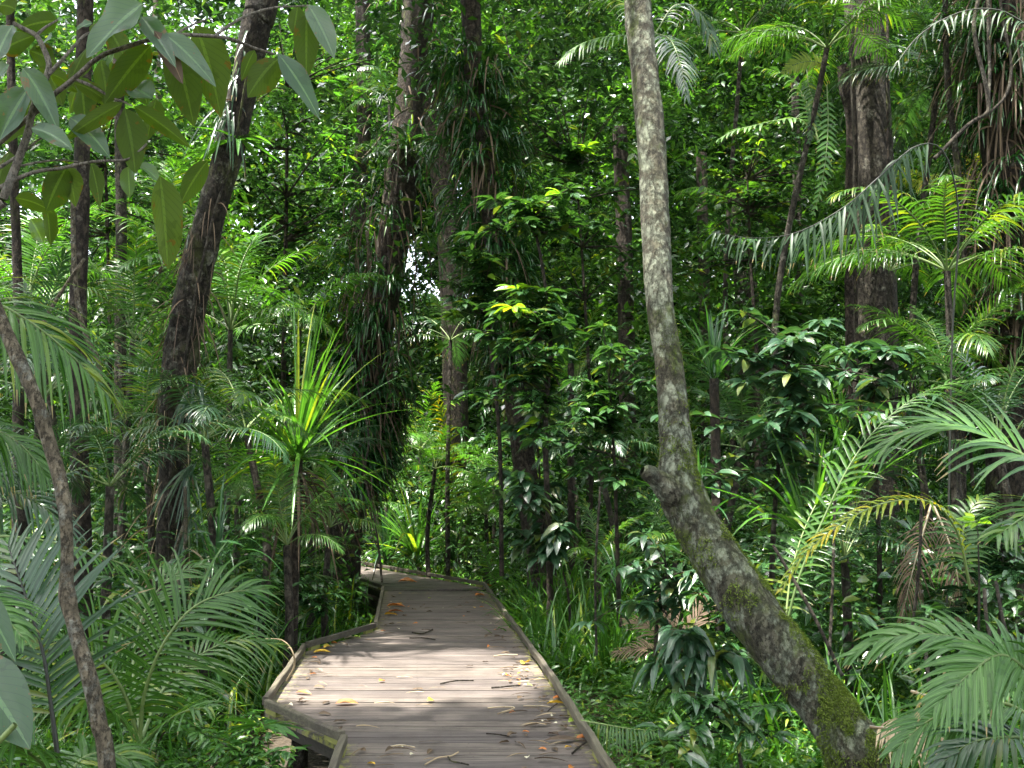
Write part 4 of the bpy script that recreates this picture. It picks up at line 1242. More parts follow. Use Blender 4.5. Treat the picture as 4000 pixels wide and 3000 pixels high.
hero_palm("curled pale stalk arching over the left corner of the deck bay", gbase(1080, 2620, 7.6), [
    dict(path=[(1120, 2660, 7.5), (1150, 2600, 7.5), (1140, 2540, 7.5), (1100, 2500, 7.6), (1030, 2495, 7.7)], Lmax=.03, nl=4, W=.01, r0=.010, m='straw', rm='straw')], 'straw', name='curled_frond_stalk')
hero_palm("dead straw-coloured fronds collapsed left of the mossy trunk's foot", gbase(2640, 2460, 9.4), [
    dict(path=[(2660, 2540, 9.2), (2600, 2500, 9.3), (2520, 2440, 9.4), (2440, 2420, 9.5)], Lmax=.28, nl=18, W=.022, up=(0, -.5, .85), droop=.3, a0=50, a1=15, r0=.012, m='dead', rm='dead'),
    dict(path=[(2660, 2540, 9.2), (2640, 2470, 9.3), (2600, 2390, 9.4), (2560, 2330, 9.5)], Lmax=.3, nl=16, W=.022, up=(0, -.7, .5), droop=.2, a0=35, a1=10, r0=.012, m='dead', rm='dead'),
    dict(path=[(2660, 2540, 9.2), (2700, 2460, 9.3), (2740, 2380, 9.4), (2770, 2310, 9.4)], Lmax=.28, nl=14, W=.022, up=(0, -.7, .5), droop=.3, a0=35, a1=10, r0=.012, m='dead', rm='dead'),
    dict(path=[(2660, 2540, 9.0), (2580, 2540, 8.9), (2500, 2530, 8.9), (2400, 2550, 8.9)], Lmax=.28, nl=20, W=.02, up=(0, -.4, .9), droop=.4, r0=.012, m='dead', rm='dead'),
], 'straw', name='dead_frond_heap')
hero_palm("skirt of dead hanging fronds below the yellowing arching frond", gbase(3680, 2480, 8.0), [
    dict(path=[(3640, 1960, 8.0), (3600, 2100, 7.9), (3560, 2250, 7.8), (3520, 2420, 7.8)], Lmax=.34, nl=30, W=.015, up=(0, -.8, .3), droop=1.0, r0=.012, m='dead', rm='straw'),
    dict(path=[(3640, 1960, 8.0), (3700, 2100, 7.9), (3740, 2250, 7.8), (3750, 2420, 7.8)], Lmax=.34, nl=30, W=.015, up=(0, -.8, .3), droop=1.0, r0=.012, m='dead', rm='straw'),
], 'dead', name='dead_frond_skirt')
hero_palm("brown dead frond lying under the bottom right palm", gbase(3480, 2950, 6.0), [
    dict(path=[(3400, 2840, 6.0), (3480, 2850, 5.9), (3560, 2880, 5.8), (3660, 2940, 5.7)], Lmax=.3, nl=26, W=.02, up=(0, -.5, .85), droop=.3, r0=.010, m='straw', rm='straw'),
    dict(path=[(3560, 2700, 6.0), (3640, 2720, 5.9), (3740, 2710, 5.8), (3840, 2720, 5.7)], Lmax=.22, nl=24, W=.02, up=(0, -.5, .85), droop=.3, r0=.010, m='palm_yellow', rm='straw'),
], 'straw', name='fallen_frond')

# hanging chains of fern leaflets left of the stout trunk
for (lab, path, m_) in (("yellow-green chain of hanging fern leaflets left of the stout trunk", [(3230, 330, 12.5), (3235, 480, 12.4), (3225, 620, 12.3), (3205, 740, 12.3), (3175, 840, 12.3)], 'palm_bright'),
                        ("shorter hanging fern chain beside the long yellow-green one", [(3150, 260, 12.8), (3160, 340, 12.7), (3180, 420, 12.6), (3160, 560, 12.6)], 'palm_mid'),
                        ("yellow fern spray arching at the top of the hanging fern chains", [(3240, 260, 12.6), (3180, 240, 12.6), (3110, 250, 12.6), (3060, 285, 12.6)], 'palm_yellow')):
    mb = MB()
    frond(mb, [P(*q) for q in path], .20, 20, .045, up=(0, -1, .1), droop=.25, a0=70, a1=40, lift=.0, r0=.008, mat=0)
    o = mb.build("hanging_fern", [M[m_], M['rachis']], None, origin=P(*path[0]))
    tag(o, lab, "fern")

# ------------------------------------------------------------------ palms by crown position
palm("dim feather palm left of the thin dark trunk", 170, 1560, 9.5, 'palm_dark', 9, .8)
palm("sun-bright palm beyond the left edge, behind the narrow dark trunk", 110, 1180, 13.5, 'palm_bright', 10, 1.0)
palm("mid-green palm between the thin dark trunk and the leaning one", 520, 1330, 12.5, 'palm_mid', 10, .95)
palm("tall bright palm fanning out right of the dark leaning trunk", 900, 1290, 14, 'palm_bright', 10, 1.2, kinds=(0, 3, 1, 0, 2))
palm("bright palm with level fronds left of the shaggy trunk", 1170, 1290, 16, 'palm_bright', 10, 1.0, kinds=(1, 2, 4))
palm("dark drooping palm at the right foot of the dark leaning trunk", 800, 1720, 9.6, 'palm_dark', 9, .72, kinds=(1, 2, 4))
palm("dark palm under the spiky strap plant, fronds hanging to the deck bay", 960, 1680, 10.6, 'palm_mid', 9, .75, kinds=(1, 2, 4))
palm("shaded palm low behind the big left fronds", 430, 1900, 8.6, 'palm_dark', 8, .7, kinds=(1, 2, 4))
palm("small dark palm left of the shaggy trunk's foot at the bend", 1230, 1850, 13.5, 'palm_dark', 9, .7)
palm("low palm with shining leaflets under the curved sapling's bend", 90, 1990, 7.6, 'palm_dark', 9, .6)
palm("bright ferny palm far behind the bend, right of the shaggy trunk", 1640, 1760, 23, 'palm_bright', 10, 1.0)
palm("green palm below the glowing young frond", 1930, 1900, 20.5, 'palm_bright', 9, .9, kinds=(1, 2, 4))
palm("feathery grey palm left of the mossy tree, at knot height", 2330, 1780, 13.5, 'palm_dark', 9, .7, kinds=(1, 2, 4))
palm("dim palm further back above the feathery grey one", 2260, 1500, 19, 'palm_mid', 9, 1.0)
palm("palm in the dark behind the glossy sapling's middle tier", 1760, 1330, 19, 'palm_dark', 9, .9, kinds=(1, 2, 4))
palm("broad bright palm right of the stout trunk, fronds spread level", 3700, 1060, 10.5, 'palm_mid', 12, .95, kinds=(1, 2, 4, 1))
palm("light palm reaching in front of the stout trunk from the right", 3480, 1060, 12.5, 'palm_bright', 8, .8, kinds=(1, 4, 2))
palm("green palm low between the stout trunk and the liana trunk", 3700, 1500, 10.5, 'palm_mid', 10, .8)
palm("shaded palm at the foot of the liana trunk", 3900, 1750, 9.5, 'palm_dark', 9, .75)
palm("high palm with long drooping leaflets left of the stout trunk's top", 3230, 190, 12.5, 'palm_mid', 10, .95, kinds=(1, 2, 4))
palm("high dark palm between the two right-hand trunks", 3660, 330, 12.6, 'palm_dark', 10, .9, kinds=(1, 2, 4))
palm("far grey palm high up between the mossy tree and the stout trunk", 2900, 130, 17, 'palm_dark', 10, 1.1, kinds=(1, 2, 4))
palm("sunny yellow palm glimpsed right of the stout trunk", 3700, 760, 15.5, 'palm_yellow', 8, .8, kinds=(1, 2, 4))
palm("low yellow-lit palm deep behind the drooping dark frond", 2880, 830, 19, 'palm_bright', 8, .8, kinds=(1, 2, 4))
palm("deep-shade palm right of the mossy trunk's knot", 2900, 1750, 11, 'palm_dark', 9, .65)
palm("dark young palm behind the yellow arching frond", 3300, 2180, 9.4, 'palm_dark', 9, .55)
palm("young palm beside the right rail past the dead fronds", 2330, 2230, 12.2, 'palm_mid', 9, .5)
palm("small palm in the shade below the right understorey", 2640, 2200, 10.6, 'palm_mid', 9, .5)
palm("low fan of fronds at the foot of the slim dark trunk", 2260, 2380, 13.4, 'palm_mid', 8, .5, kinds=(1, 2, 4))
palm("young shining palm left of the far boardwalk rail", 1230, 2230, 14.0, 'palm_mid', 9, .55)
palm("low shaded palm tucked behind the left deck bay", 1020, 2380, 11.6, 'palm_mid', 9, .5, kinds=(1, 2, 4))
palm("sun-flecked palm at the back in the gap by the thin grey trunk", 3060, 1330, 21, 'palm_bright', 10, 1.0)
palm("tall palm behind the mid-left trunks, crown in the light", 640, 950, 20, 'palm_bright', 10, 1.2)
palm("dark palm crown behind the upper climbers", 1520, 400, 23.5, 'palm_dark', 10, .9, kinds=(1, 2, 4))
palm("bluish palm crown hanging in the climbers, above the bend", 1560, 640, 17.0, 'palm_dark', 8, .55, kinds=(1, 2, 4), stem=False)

# ------------------------------------------------------------------ strap-leaved rosettes
rosette("spiky bright strap-leaved plant on a short stem left of the boardwalk", P(1165, 1790, 10.6), 'strap_bright', 70, 1.75, .062, el=(-5, 88), droop=(.25, .9), stem=1, skirt=22)
rosette("glossy strap-leaved clump right behind the boardwalk bend", P(1630, 2200, 20.4), 'strap_bright', 44, 2.0, .10, el=(30, 88), droop=(.2, .9))
rosette("lower strap clump left of the glossy one behind the bend", P(1510, 2190, 21.5), 'strap_mid', 34, 1.5, .08, el=(30, 88), droop=(.3, 1.0))
rosette("grassy strap clump right of the glossy one behind the bend", P(1770, 2190, 19.6), 'strap_mid', 34, 1.2, .06, el=(25, 88), droop=(.4, 1.1))
rosette("dark upright strap plant just right of the mossy tree above the knot", P(2790, 1480, 10.2), 'strap_mid', 30, .95, .05, el=(35, 88), droop=(.2, .9), stem=1)
rosette("tall strap-leaved clump below the right understorey leaves", P(3180, 2160, 8.4), 'strap_bright', 40, 1.35, .06, el=(40, 88), droop=(.2, .8))
rosette("second tall strap clump behind the yellow frond", P(3330, 1950, 10.2), 'strap_bright', 30, 1.3, .06, el=(40, 88), droop=(.2, .8))
rosette("strap plant in front of the slim trunk right of the glossy sapling", P(2230, 1420, 15), 'strap_mid', 26, .9, .05, el=(30, 88), stem=1)
rosette("strap plant leaning out of the shade left of the climber-clad trunk", P(1330, 1330, 17), 'strap_bright', 26, 1.0, .06, el=(10, 80), stem=1)
rosette("strap plant high on the dark trunk, shining grey, above the bend", P(1585, 560, 17.1), 'strap_mid', 34, 1.0, .05, el=(-20, 60), droop=(.5, 1.4))
rosette("arching strap plant beside the left rail of the far boardwalk", P(1150, 2230, 12.6), 'strap_bright', 26, .9, .045, el=(10, 80), droop=(.4, 1.2))
rosette("strap plant at the right of the boardwalk by the dead fronds", P(2420, 2330, 11.2), 'strap_mid', 28, .9, .04, el=(20, 85), droop=(.4, 1.2))
rosette("strap plant in shade under the drooping dark frond", P(2740, 2050, 8.6), 'strap_mid', 26, .8, .04, el=(30, 88), droop=(.3, 1.0))
rosette("sedge-like strap clump in the left shade below the dark leaning trunk", P(850, 2200, 9.0), 'strap_mid', 30, .8, .03, el=(10, 85), droop=(.5, 1.3))
rosette("few broad strap leaves sticking out of the leaning trunk, lit by the sky", P(930, 545, 9.4), 'strap_bright', 9, .85, .075, el=(-20, 35), droop=(.1, .5))

# ------------------------------------------------------------------ broadleaf saplings and shrubs


def tiersP(lst):
    return [(*P(x, y, Y), r_, n_) for (x, y, Y, r_, n_) in lst]


sapling("tall glossy-leaved sapling with shining tiers beside the slim trunk", [P(2150, 2500, 12.6), P(2145, 2100, 12.6), P(2130, 1700, 12.6), P(2150, 1300, 12.7), P(2120, 1050, 12.8), P(2080, 850, 12.9)], .045,
        tiersP([(2100, 800, 12.8, .32, 8), (2230, 860, 12.7, .3, 6), (1960, 860, 12.8, .22, 4), (2050, 1250, 12.6, .34, 8), (2200, 1270, 12.5, .3, 7), (1930, 1290, 12.7, .28, 6), (2080, 1400, 12.4, .34, 7), (1990, 1450, 12.5, .3, 5), (2190, 1120, 12.6, .25, 4), (2100, 1560, 12.4, .25, 4)]), L=.28, W=.115, whorl=9, sub=4, new=.06)
sapling("bright-topped glossy shrub left of the tall glossy sapling", [P(1960, 2250, 14), P(1950, 1700, 14), P(1900, 1250, 14), P(1870, 1020, 14)], .035,
        tiersP([(1840, 1020, 13.9, .26, 7), (1910, 1050, 13.8, .24, 6), (1870, 1120, 13.8, .28, 6), (1830, 1190, 13.8, .26, 5), (1930, 1200, 13.8, .24, 5)]), L=.22, W=.09, whorl=12, new=.06)
sapling("dark big-leaved shrub clinging round the slim trunk at rail height", [P(2130, 2400, 14.6), P(2120, 2200, 14.5), P(2110, 1900, 14.5), P(2090, 1600, 14.5)], .03,
        tiersP([(2110, 2080, 14.3, .28, 6), (2090, 1900, 14.3, .22, 5), (2050, 1890, 14.2, .2, 3), (2130, 1650, 14.3, .3, 6), (2060, 1700, 14.3, .25, 4)]), leaf='broad_grey', L=.34, W=.13, whorl=7, droop=.6)
sapling("grey-green large-leaved shrub right of the mossy trunk", [P(3010, 2500, 8.8), P(3020, 2100, 8.8), P(3050, 1700, 8.8), P(3080, 1350, 8.9)], .03,
        tiersP([(3050, 1330, 8.8, .26, 5), (2900, 1420, 8.7, .26, 5), (3200, 1400, 8.6, .26, 5), (3120, 1560, 8.5, .28, 5), (2880, 1620, 8.6, .28, 5), (3260, 1560, 8.6, .22, 4), (3000, 1730, 8.5, .26, 5), (3160, 1780, 8.5, .26, 4), (2830, 1820, 8.5, .22, 4)]), leaf='broad_grey', L=.25, W=.095, whorl=7, droop=.45)
sapling("second grey-leaved shrub in front of the stout trunk's lower half", [P(3440, 2450, 9.6), P(3430, 2000, 9.6), P(3410, 1600, 9.6), P(3400, 1330, 9.7)], .028,
        tiersP([(3420, 1350, 9.5, .22, 5), (3520, 1390, 9.5, .24, 4), (3380, 1480, 9.4, .24, 5), (3520, 1560, 9.4, .24, 4), (3340, 1640, 9.4, .24, 4), (3450, 1740, 9.4, .24, 4)]), leaf='broad_grey', L=.27, W=.105, whorl=6, droop=.5)
sapling("broad-leaved shrub crowding the left side of the mossy trunk", [P(2420, 2450, 10.6), P(2410, 2100, 10.6), P(2400, 1800, 10.6), P(2380, 1500, 10.6)], .028,
        tiersP([(2380, 1500, 10.5, .28, 6), (2290, 1600, 10.4, .28, 5), (2450, 1640, 10.3, .24, 5), (2330, 1750, 10.4, .28, 5), (2440, 1850, 10.3, .24, 4), (2480, 1350, 10.5, .26, 5)]), leaf='gloss_mid', L=.22, W=.09, whorl=9, droop=.4)
sapling("low leafy shrub under the mossy trunk's bend", [P(2560, 2560, 8.6), P(2570, 2400, 8.6), P(2600, 2200, 8.6)], .018,
        tiersP([(2560, 2200, 8.5, .22, 5), (2660, 2260, 8.4, .2, 4), (2480, 2290, 8.5, .22, 4), (2600, 2360, 8.3, .2, 4)]), leaf='broad_grey', L=.22, W=.075, whorl=7, droop=.6, prof='lance')
sapling("dark hanging long-leaved plant beside the mossy trunk above the ground cover", [P(2780, 2800, 7.2), P(2740, 2640, 7.2), P(2720, 2480, 7.2)], .014,
        tiersP([(2690, 2480, 7.1, .12, 4), (2780, 2560, 7.0, .12, 3), (2720, 2620, 7.0, .14, 3)]), leaf='broad_grey', L=.32, W=.075, whorl=6, droop=1.1, prof='lance')
sapling("leafy low shrub in front of the mossy trunk's base", [P(2900, 3020, 5.6), P(2880, 2900, 5.6), P(2860, 2790, 5.6)], .012,
        tiersP([(2760, 2800, 5.5, .12, 4), (2880, 2760, 5.5, .12, 4), (2960, 2850, 5.5, .12, 4), (2680, 2870, 5.5, .12, 3)]), leaf='gloss_mid', L=.16, W=.055, whorl=7, droop=.5, prof='lance')
sapling("glossy shrub at the near side of the slim trunk, pale leaves by the rail", [P(2230, 2520, 12.0), P(2215, 2300, 12.0), P(2140, 2050, 12.0)], .02,
        tiersP([(2060, 1870, 12.0, .12, 2), (2010, 1910, 12, .12, 2), (2140, 2090, 11.9, .16, 4), (2110, 2140, 11.9, .14, 3)]), leaf='broad_grey', L=.30, W=.12, whorl=5, droop=.7)
sapling("tall leafy shrub filling the shade right of the glossy sapling", [P(2300, 2300, 16), P(2310, 1700, 16), P(2280, 1100, 16), P(2250, 650, 16)], .04,
        tiersP([(2250, 620, 16, .5, 8), (2350, 760, 16, .5, 7), (2180, 560, 16, .45, 6), (2320, 950, 16, .5, 7), (2260, 1130, 16, .5, 6), (2080, 480, 16.2, .5, 7), (2320, 350, 16.2, .5, 7)]), leaf='gloss_mid', L=.26, W=.10, whorl=10, new=.04)
sapling("fine-leaved understorey tree behind the shining sapling tops", [P(2050, 2200, 19), P(2040, 1500, 19), P(2010, 700, 19), P(2000, 250, 19)], .06,
        tiersP([(2000, 300, 19, .6, 9), (2150, 330, 19, .6, 8), (1900, 450, 19, .6, 8), (2100, 600, 19, .6, 8), (2200, 200, 19, .6, 7), (1960, 640, 19, .5, 6)]), leaf='gloss_mid', L=.22, W=.09, whorl=9)
sapling("leafy shrub right of the mossy trunk, high in the gap", [P(2950, 2200, 15), P(2960, 1500, 15), P(2930, 1000, 15), P(2920, 700, 15)], .04,
        tiersP([(2900, 620, 15, .4, 7), (3020, 650, 15, .4, 6), (2980, 800, 15, .45, 7), (3120, 820, 15, .4, 6), (2850, 800, 15, .4, 6), (3050, 980, 15, .4, 6), (2800, 1000, 15, .4, 5)]), leaf='gloss_mid', L=.2, W=.085, whorl=9, new=.1)
sapling("glossy thicket tree behind the dark leaning trunk", [P(1100, 2100, 18), P(1110, 1300, 18), P(1120, 700, 18), P(1120, 350, 18)], .06,
        tiersP([(1100, 350, 18, .6, 9), (1200, 500, 18, .6, 8), (1050, 560, 18, .6, 8), (1180, 720, 18, .6, 8), (1090, 850, 18, .6, 8), (1240, 900, 18, .55, 7), (1260, 280, 18, .55, 7), (1170, 150, 18, .5, 7)]), leaf='gloss_mid', L=.2, W=.085, whorl=9)
sapling("shrub with light leaves over the left back trunks", [P(420, 2200, 16), P(430, 1500, 16), P(420, 900, 16), P(400, 400, 16)], .05,
        tiersP([(400, 420, 16, .5, 8), (520, 560, 16, .5, 8), (300, 620, 16, .5, 7), (460, 800, 16, .5, 7), (250, 250, 16, .5, 7), (560, 250, 16, .5, 7), (200, 900, 16, .5, 6), (560, 1000, 16, .5, 6), (700, 560, 16, .5, 6)]), leaf='gloss_mid', L=.2, W=.085, whorl=9, new=.12)
sapling("sprouting yellow-green young plant in front of the dead frond skirt", [P(3820, 2560, 5.8), P(3825, 2300, 5.8), P(3820, 2080, 5.8)], .009, tiersP([(3820, 2040, 5.8, .01, 1)]), leaf='broad_new', L=.15, W=.055, whorl=9, sub=1, droop=.1, prof='lance')
sapling("light green broad-leaved sprout beside the deck bay's left corner", [P(1010, 2960, 6.2), P(1015, 2900, 6.2), P(1020, 2850, 6.2)], .009, tiersP([(1020, 2840, 6.2, .01, 1)]), leaf='cover', L=.26, W=.07, whorl=10, sub=1, droop=.25, prof='lance')
sapling("bushy low plant round the foot of the light green sprout", [P(960, 3080, 6.0), P(960, 3000, 6.0), P(970, 2930, 6.0)], .012, tiersP([(930, 2930, 6.0, .10, 5), (1040, 2950, 6.0, .10, 5), (1000, 3000, 5.9, .12, 5), (860, 2960, 6.0, .12, 4), (1090, 3020, 6.0, .08, 4)]), leaf='cover', L=.09, W=.032, whorl=10, droop=.4)
sapling("bright lance-leaved climber shoots left of the dim trunk", [P(1360, 2150, 24.2), P(1350, 1400, 24.2), P(1345, 1000, 24.2), P(1345, 700, 24.2), P(1360, 450, 24.2)], .04,
        tiersP([(1290, 540, 24, .28, 3), (1310, 600, 24, .26, 3), (1300, 700, 24, .26, 2), (1350, 330, 24, .32, 3)]), leaf='strap_bright', L=.7, W=.165, whorl=5, droop=.25, prof='lance', sub=2)
sapling("drooping bright shrub spilling down the shaggy trunk's left side", [P(1390, 1700, 17.4), P(1380, 1300, 17.4), P(1370, 1000, 17.4), P(1380, 780, 17.4)], .03,
        tiersP([(1340, 750, 17.2, .25, 5), (1360, 900, 17.2, .25, 5), (1380, 1000, 17.2, .25, 5), (1370, 1130, 17.2, .25, 4), (1330, 1250, 17.2, .2, 3)]), leaf='strap_bright', L=.30, W=.06, whorl=9, droop=.6, prof='lance')
sapling("pale shining-leaved bush in the bright gap behind the grey-leaved shrub", [P(3080, 2050, 17), P(3080, 1700, 17), P(3070, 1350, 17)], .03,
        tiersP([(3040, 1290, 17, .3, 6), (3100, 1180, 17, .3, 5), (3000, 1400, 17, .3, 5), (3150, 1330, 17, .3, 5)]), leaf='palm_pale', L=.4, W=.15, whorl=8, droop=.3)
sapling("left-hand understorey bush in front of the big frond's shadow", [P(600, 2960, 7.4), P(640, 2860, 7.4), P(700, 2760, 7.4)], .012, tiersP([(700, 2760, 7.3, .16, 5), (800, 2820, 7.2, .16, 5), (620, 2820, 7.3, .16, 4)]), leaf='cover', L=.10, W=.04, whorl=9)
sapling("bush of small leaves by the left rail of the narrow stretch", [P(1150, 2480, 11.4), P(1160, 2380, 11.4), P(1180, 2280, 11.4)], .014, tiersP([(1180, 2280, 11.3, .2, 5), (1100, 2320, 11.3, .2, 5), (1260, 2330, 11.6, .15, 4), (1210, 2190, 11.8, .2, 4)]), leaf='gloss_mid', L=.18, W=.06, whorl=9, prof='lance')
sapling("dark lobed plant on the right of the yellowing frond, low down", [P(3900, 2500, 7.4), P(3910, 2350, 7.4), P(3920, 2200, 7.4)], .014, tiersP([(3930, 2230, 7.3, .18, 5), (3860, 2340, 7.2, .18, 5), (3960, 2120, 7.4, .18, 4)]), leaf='gloss_dark', L=.2, W=.08, whorl=8)
sapling("shrub of long leaves behind the right palms", [P(3800, 1900, 12), P(3790, 1700, 12), P(3800, 1400, 12), P(3820, 1250, 12)], .024, tiersP([(3830, 1270, 11.8, .35, 6), (3900, 1400, 11.8, .35, 6), (3740, 1420, 11.8, .3, 5), (3850, 1600, 11.6, .35, 6)]), leaf='gloss_mid', L=.24, W=.08, whorl=9, prof='lance')

# ------------------------------------------------------------------ the near branch with large leaves, top left
CROP = 1300 / 2157.0
broot = thing('overhanging_branch', "near branch with large limp leaves reaching in over the top left", 'branch', P(-200, 800, 2.7))
# it belongs to a sapling stem standing just outside the frame
mb = MB()
tube(mb, smooth([(-2.15, 2.7, GROUND - .1), (-2.0, 2.7, .6), P(-240, 1000, 2.7), P(-120, 880, 2.7), P(15, 790, 2.7)], 20), np.linspace(.03, .013, 20), 9, rough=.08, freq=25)


def bpath(lst, Y=2.7):
    return [P(x * CROP, y * CROP, Y + dy) for (x, y, dy) in lst]


for (pth, ra, rb) in (
        ([(20, 1290, 0), (110, 1060, 0), (180, 870, 0), (200, 760, 0), (235, 640, 0), (300, 500, 0), (318, 420, 0), (290, 330, 0), (235, 230, 0), (160, 190, 0), (90, 150, 0)], .012, .006),
        ([(-100, 1010, 0), (20, 900, .02), (150, 790, .02), (260, 700, 0), (350, 610, 0), (480, 510, -.02), (640, 370, -.05), (800, 310, -.06), (960, 260, -.05), (1130, 225, -.05), (1390, 235, 0), (1520, 260, .05), (1640, 310, .1), (1780, 352, .12)], .009, .004),
        ([(1390, 235, 0), (1480, 170, .02), (1600, 100, .05), (1760, 52, .1), (1900, 42, .12), (2010, 36, .15)], .0045, .0025),
        ([(-100, 1270, 0), (0, 1215, 0), (130, 1150, 0), (250, 1108, 0), (400, 1090, 0), (560, 1055, 0), (680, 1042, 0), (820, 1036, 0), (890, 990, 0), (952, 930, 0)], .007, .003),
        ([(318, 480, 0), (400, 390, 0), (480, 300, .02), (540, 235, .03), (590, 208, .05)], .006, .003),
        ([(235, 230, 0), (290, 180, .02), (375, 128, .04)], .005, .0025),
        ([(480, 510, -.02), (600, 560, -.02), (720, 630, 0), (800, 660, 0), (860, 690, 0)], .005, .002),
        ([(135, 1075, 0), (260, 1050, .02), (390, 1038, .03), (520, 1050, .04)], .004, .002),
        ([(0, 1085, 0), (130, 1000, .02), (260, 900, .03), (330, 870, .03)], .005, .002),
        ([(1130, 225, -.05), (1250, 160, .02), (1380, 110, .08)], .004, .002)):
    tube(mb, smooth(bpath(pth), 26), np.linspace(ra, rb, 26), 8, rough=.1, freq=40)
mb.build("branch_stem", M['twig_pale_lit'], broot)
BL = [  # base x, y, tip x, y, width, side shown, depth offset
    (925, 25, 612, 350, 300, 'u', -.10), (600, 150, 500, 185, 70, 'u', .05), (85, 165, -40, 385, 170, 'u', .02), (375, 135, 130, 175, 130, 'n', .05),
    (185, 575, 10, 880, 190, 'u', -.03), (150, 440, 375, 815, 140, 'u', -.05), (205, 830, 465, 930, 130, 'u', -.04), (330, 250, 250, 300, 90, 'u', .05),
    (570, 300, 440, 560, 120, 'n', .06), (650, 390, 700, 660, 170, 'n', .05), (975, 290, 725, 635, 185, 'n', -.02), (740, 350, 712, 490, 90, 'u', .02),
    (920, 110, 1100, 420, 120, 'u', -.06), (1060, 215, 1370, 520, 140, 'u', -.08), (1110, 260, 1250, 760, 210, 'n', .02), (1265, 165, 1440, 690, 240, 'n', .04),
    (1800, 380, 1610, 590, 175, 'n', .1), (1650, 325, 1565, 500, 75, 'n', .1), (1800, 345, 2050, 720, 150, 'u', .08), (2000, 35, 2150, 340, 150, 'u', .12),
    (1985, 90, 1985, 470, 145, 'n', .14), (1930, 38, 1905, 200, 110, 'n', .16), (795, 665, 470, 905, 105, 'n', 0), (805, 700, 885, 1070, 190, 'n', .01),
    (870, 690, 1185, 945, 100, 'n', .02), (985, 640, 815, 545, 150, 'u', .03), (480, 540, 745, 645, 100, 'n', .02), (330, 480, 505, 560, 90, 'n', .04),
    (430, 1085, 300, 1330, 185, 'n', .02), (430, 1085, 495, 1310, 130, 'n', .04), (590, 1060, 650, 1300, 100, 'n', .05), (1035, 1140, 1085, 1680, 215, 'n', -.05),
    (830, 1080, 840, 1260, 100, 'u', .03), (900, 1075, 1040, 1165, 90, 'u', .02), (1345, 1040, 1180, 1290, 125, 'n', .2), (455, 760, 700, 985, 150, 'u', .05),
    (100, 1285, 335, 1340, 95, 'n', .1), (200, 1420, 270, 1560, 115, 'u', .3), (490, 590, 455, 720, 95, 'n', .3), (0, 330, 210, 250, 130, 'n', .1),
    (60, 420, -20, 560, 130, 'u', .1), (330, 650, 100, 700, 120, 'n', .12), (100, 60, 0, 20, 120, 'n', .1), (1000, 200, 1180, 500, 110, 'd', -.09),
    (880, 470, 960, 660, 150, 'u', .05), (190, 330, 360, 400, 140, 'n', .1), (600, 230, 720, 130, 120, 'n', .12), (250, 380, 420, 640, 150, 'n', .14), (60, 980, -30, 1200, 150, 'n', .12), (520, 500, 560, 820, 150, 'n', .16), (1010, 640, 960, 880, 120, 'n', .18), (150, 700, 30, 900, 150, 'n', .15), (700, 180, 820, 420, 130, 'n', .15), (300, 1330, 330, 1560, 110, 'n', .2)]
for (bx, by, tx, ty, w, s, dy) in BL:
    Y = 2.7 + dy
    a = P(bx * CROP, by * CROP, Y)
    b = P(tx * CROP, ty * CROP, Y + random.uniform(-.05, .05))
    L = np.linalg.norm(b - a)
    d = norm(b - a)
    W = w * CROP / FPX * Y
    if s == 'u':
        nr = np.array([random.uniform(-.3, .3), -.85, .45])
    else:
        nr = np.array([random.uniform(-.3, .3), .92, .22])
    m_ = MB()
    leaves(m_, [a], d + np.array([0, 0, .18]), nr, L * 1.12, W * 1.2, n=10, prof=random.choice(('ovate', 'ovate', 'oval')), droop=random.uniform(.1, .5), fold=random.uniform(.15, .5), cols=7, rnd=[random.random() * .8], wave=random.uniform(.08, .22))
    m_.build("leaf", M['dead'] if s == 'd' else M['branch_leaf'], broot)

# ------------------------------------------------------------------ fallen leaves and sticks on the planks
rr = random.Random(21)


def deck_leaf(label, x, y, kind, L, W, rot, group, prof='oval', z=0.012, curl=.35, name='fallen_leaf'):
    m_ = MB()
    d = np.array([math.cos(rot), math.sin(rot), .18])
    leaves(m_, [(x, y, z)], d, np.array([rr.uniform(-.3, .3), rr.uniform(-.3, .3), 1]), L, W, n=6, prof=prof, droop=.22, fold=curl, cols=5, rnd=[rr.random()], wave=.15)
    o = m_.build(name, M[kind], None, origin=(x, y, 0))
    return tag(o, label, 'leaf' if name == 'fallen_leaf' else 'stick', group)


def dp(px, py):
    c = deckpt(px, py)
    return c[0], c[1]


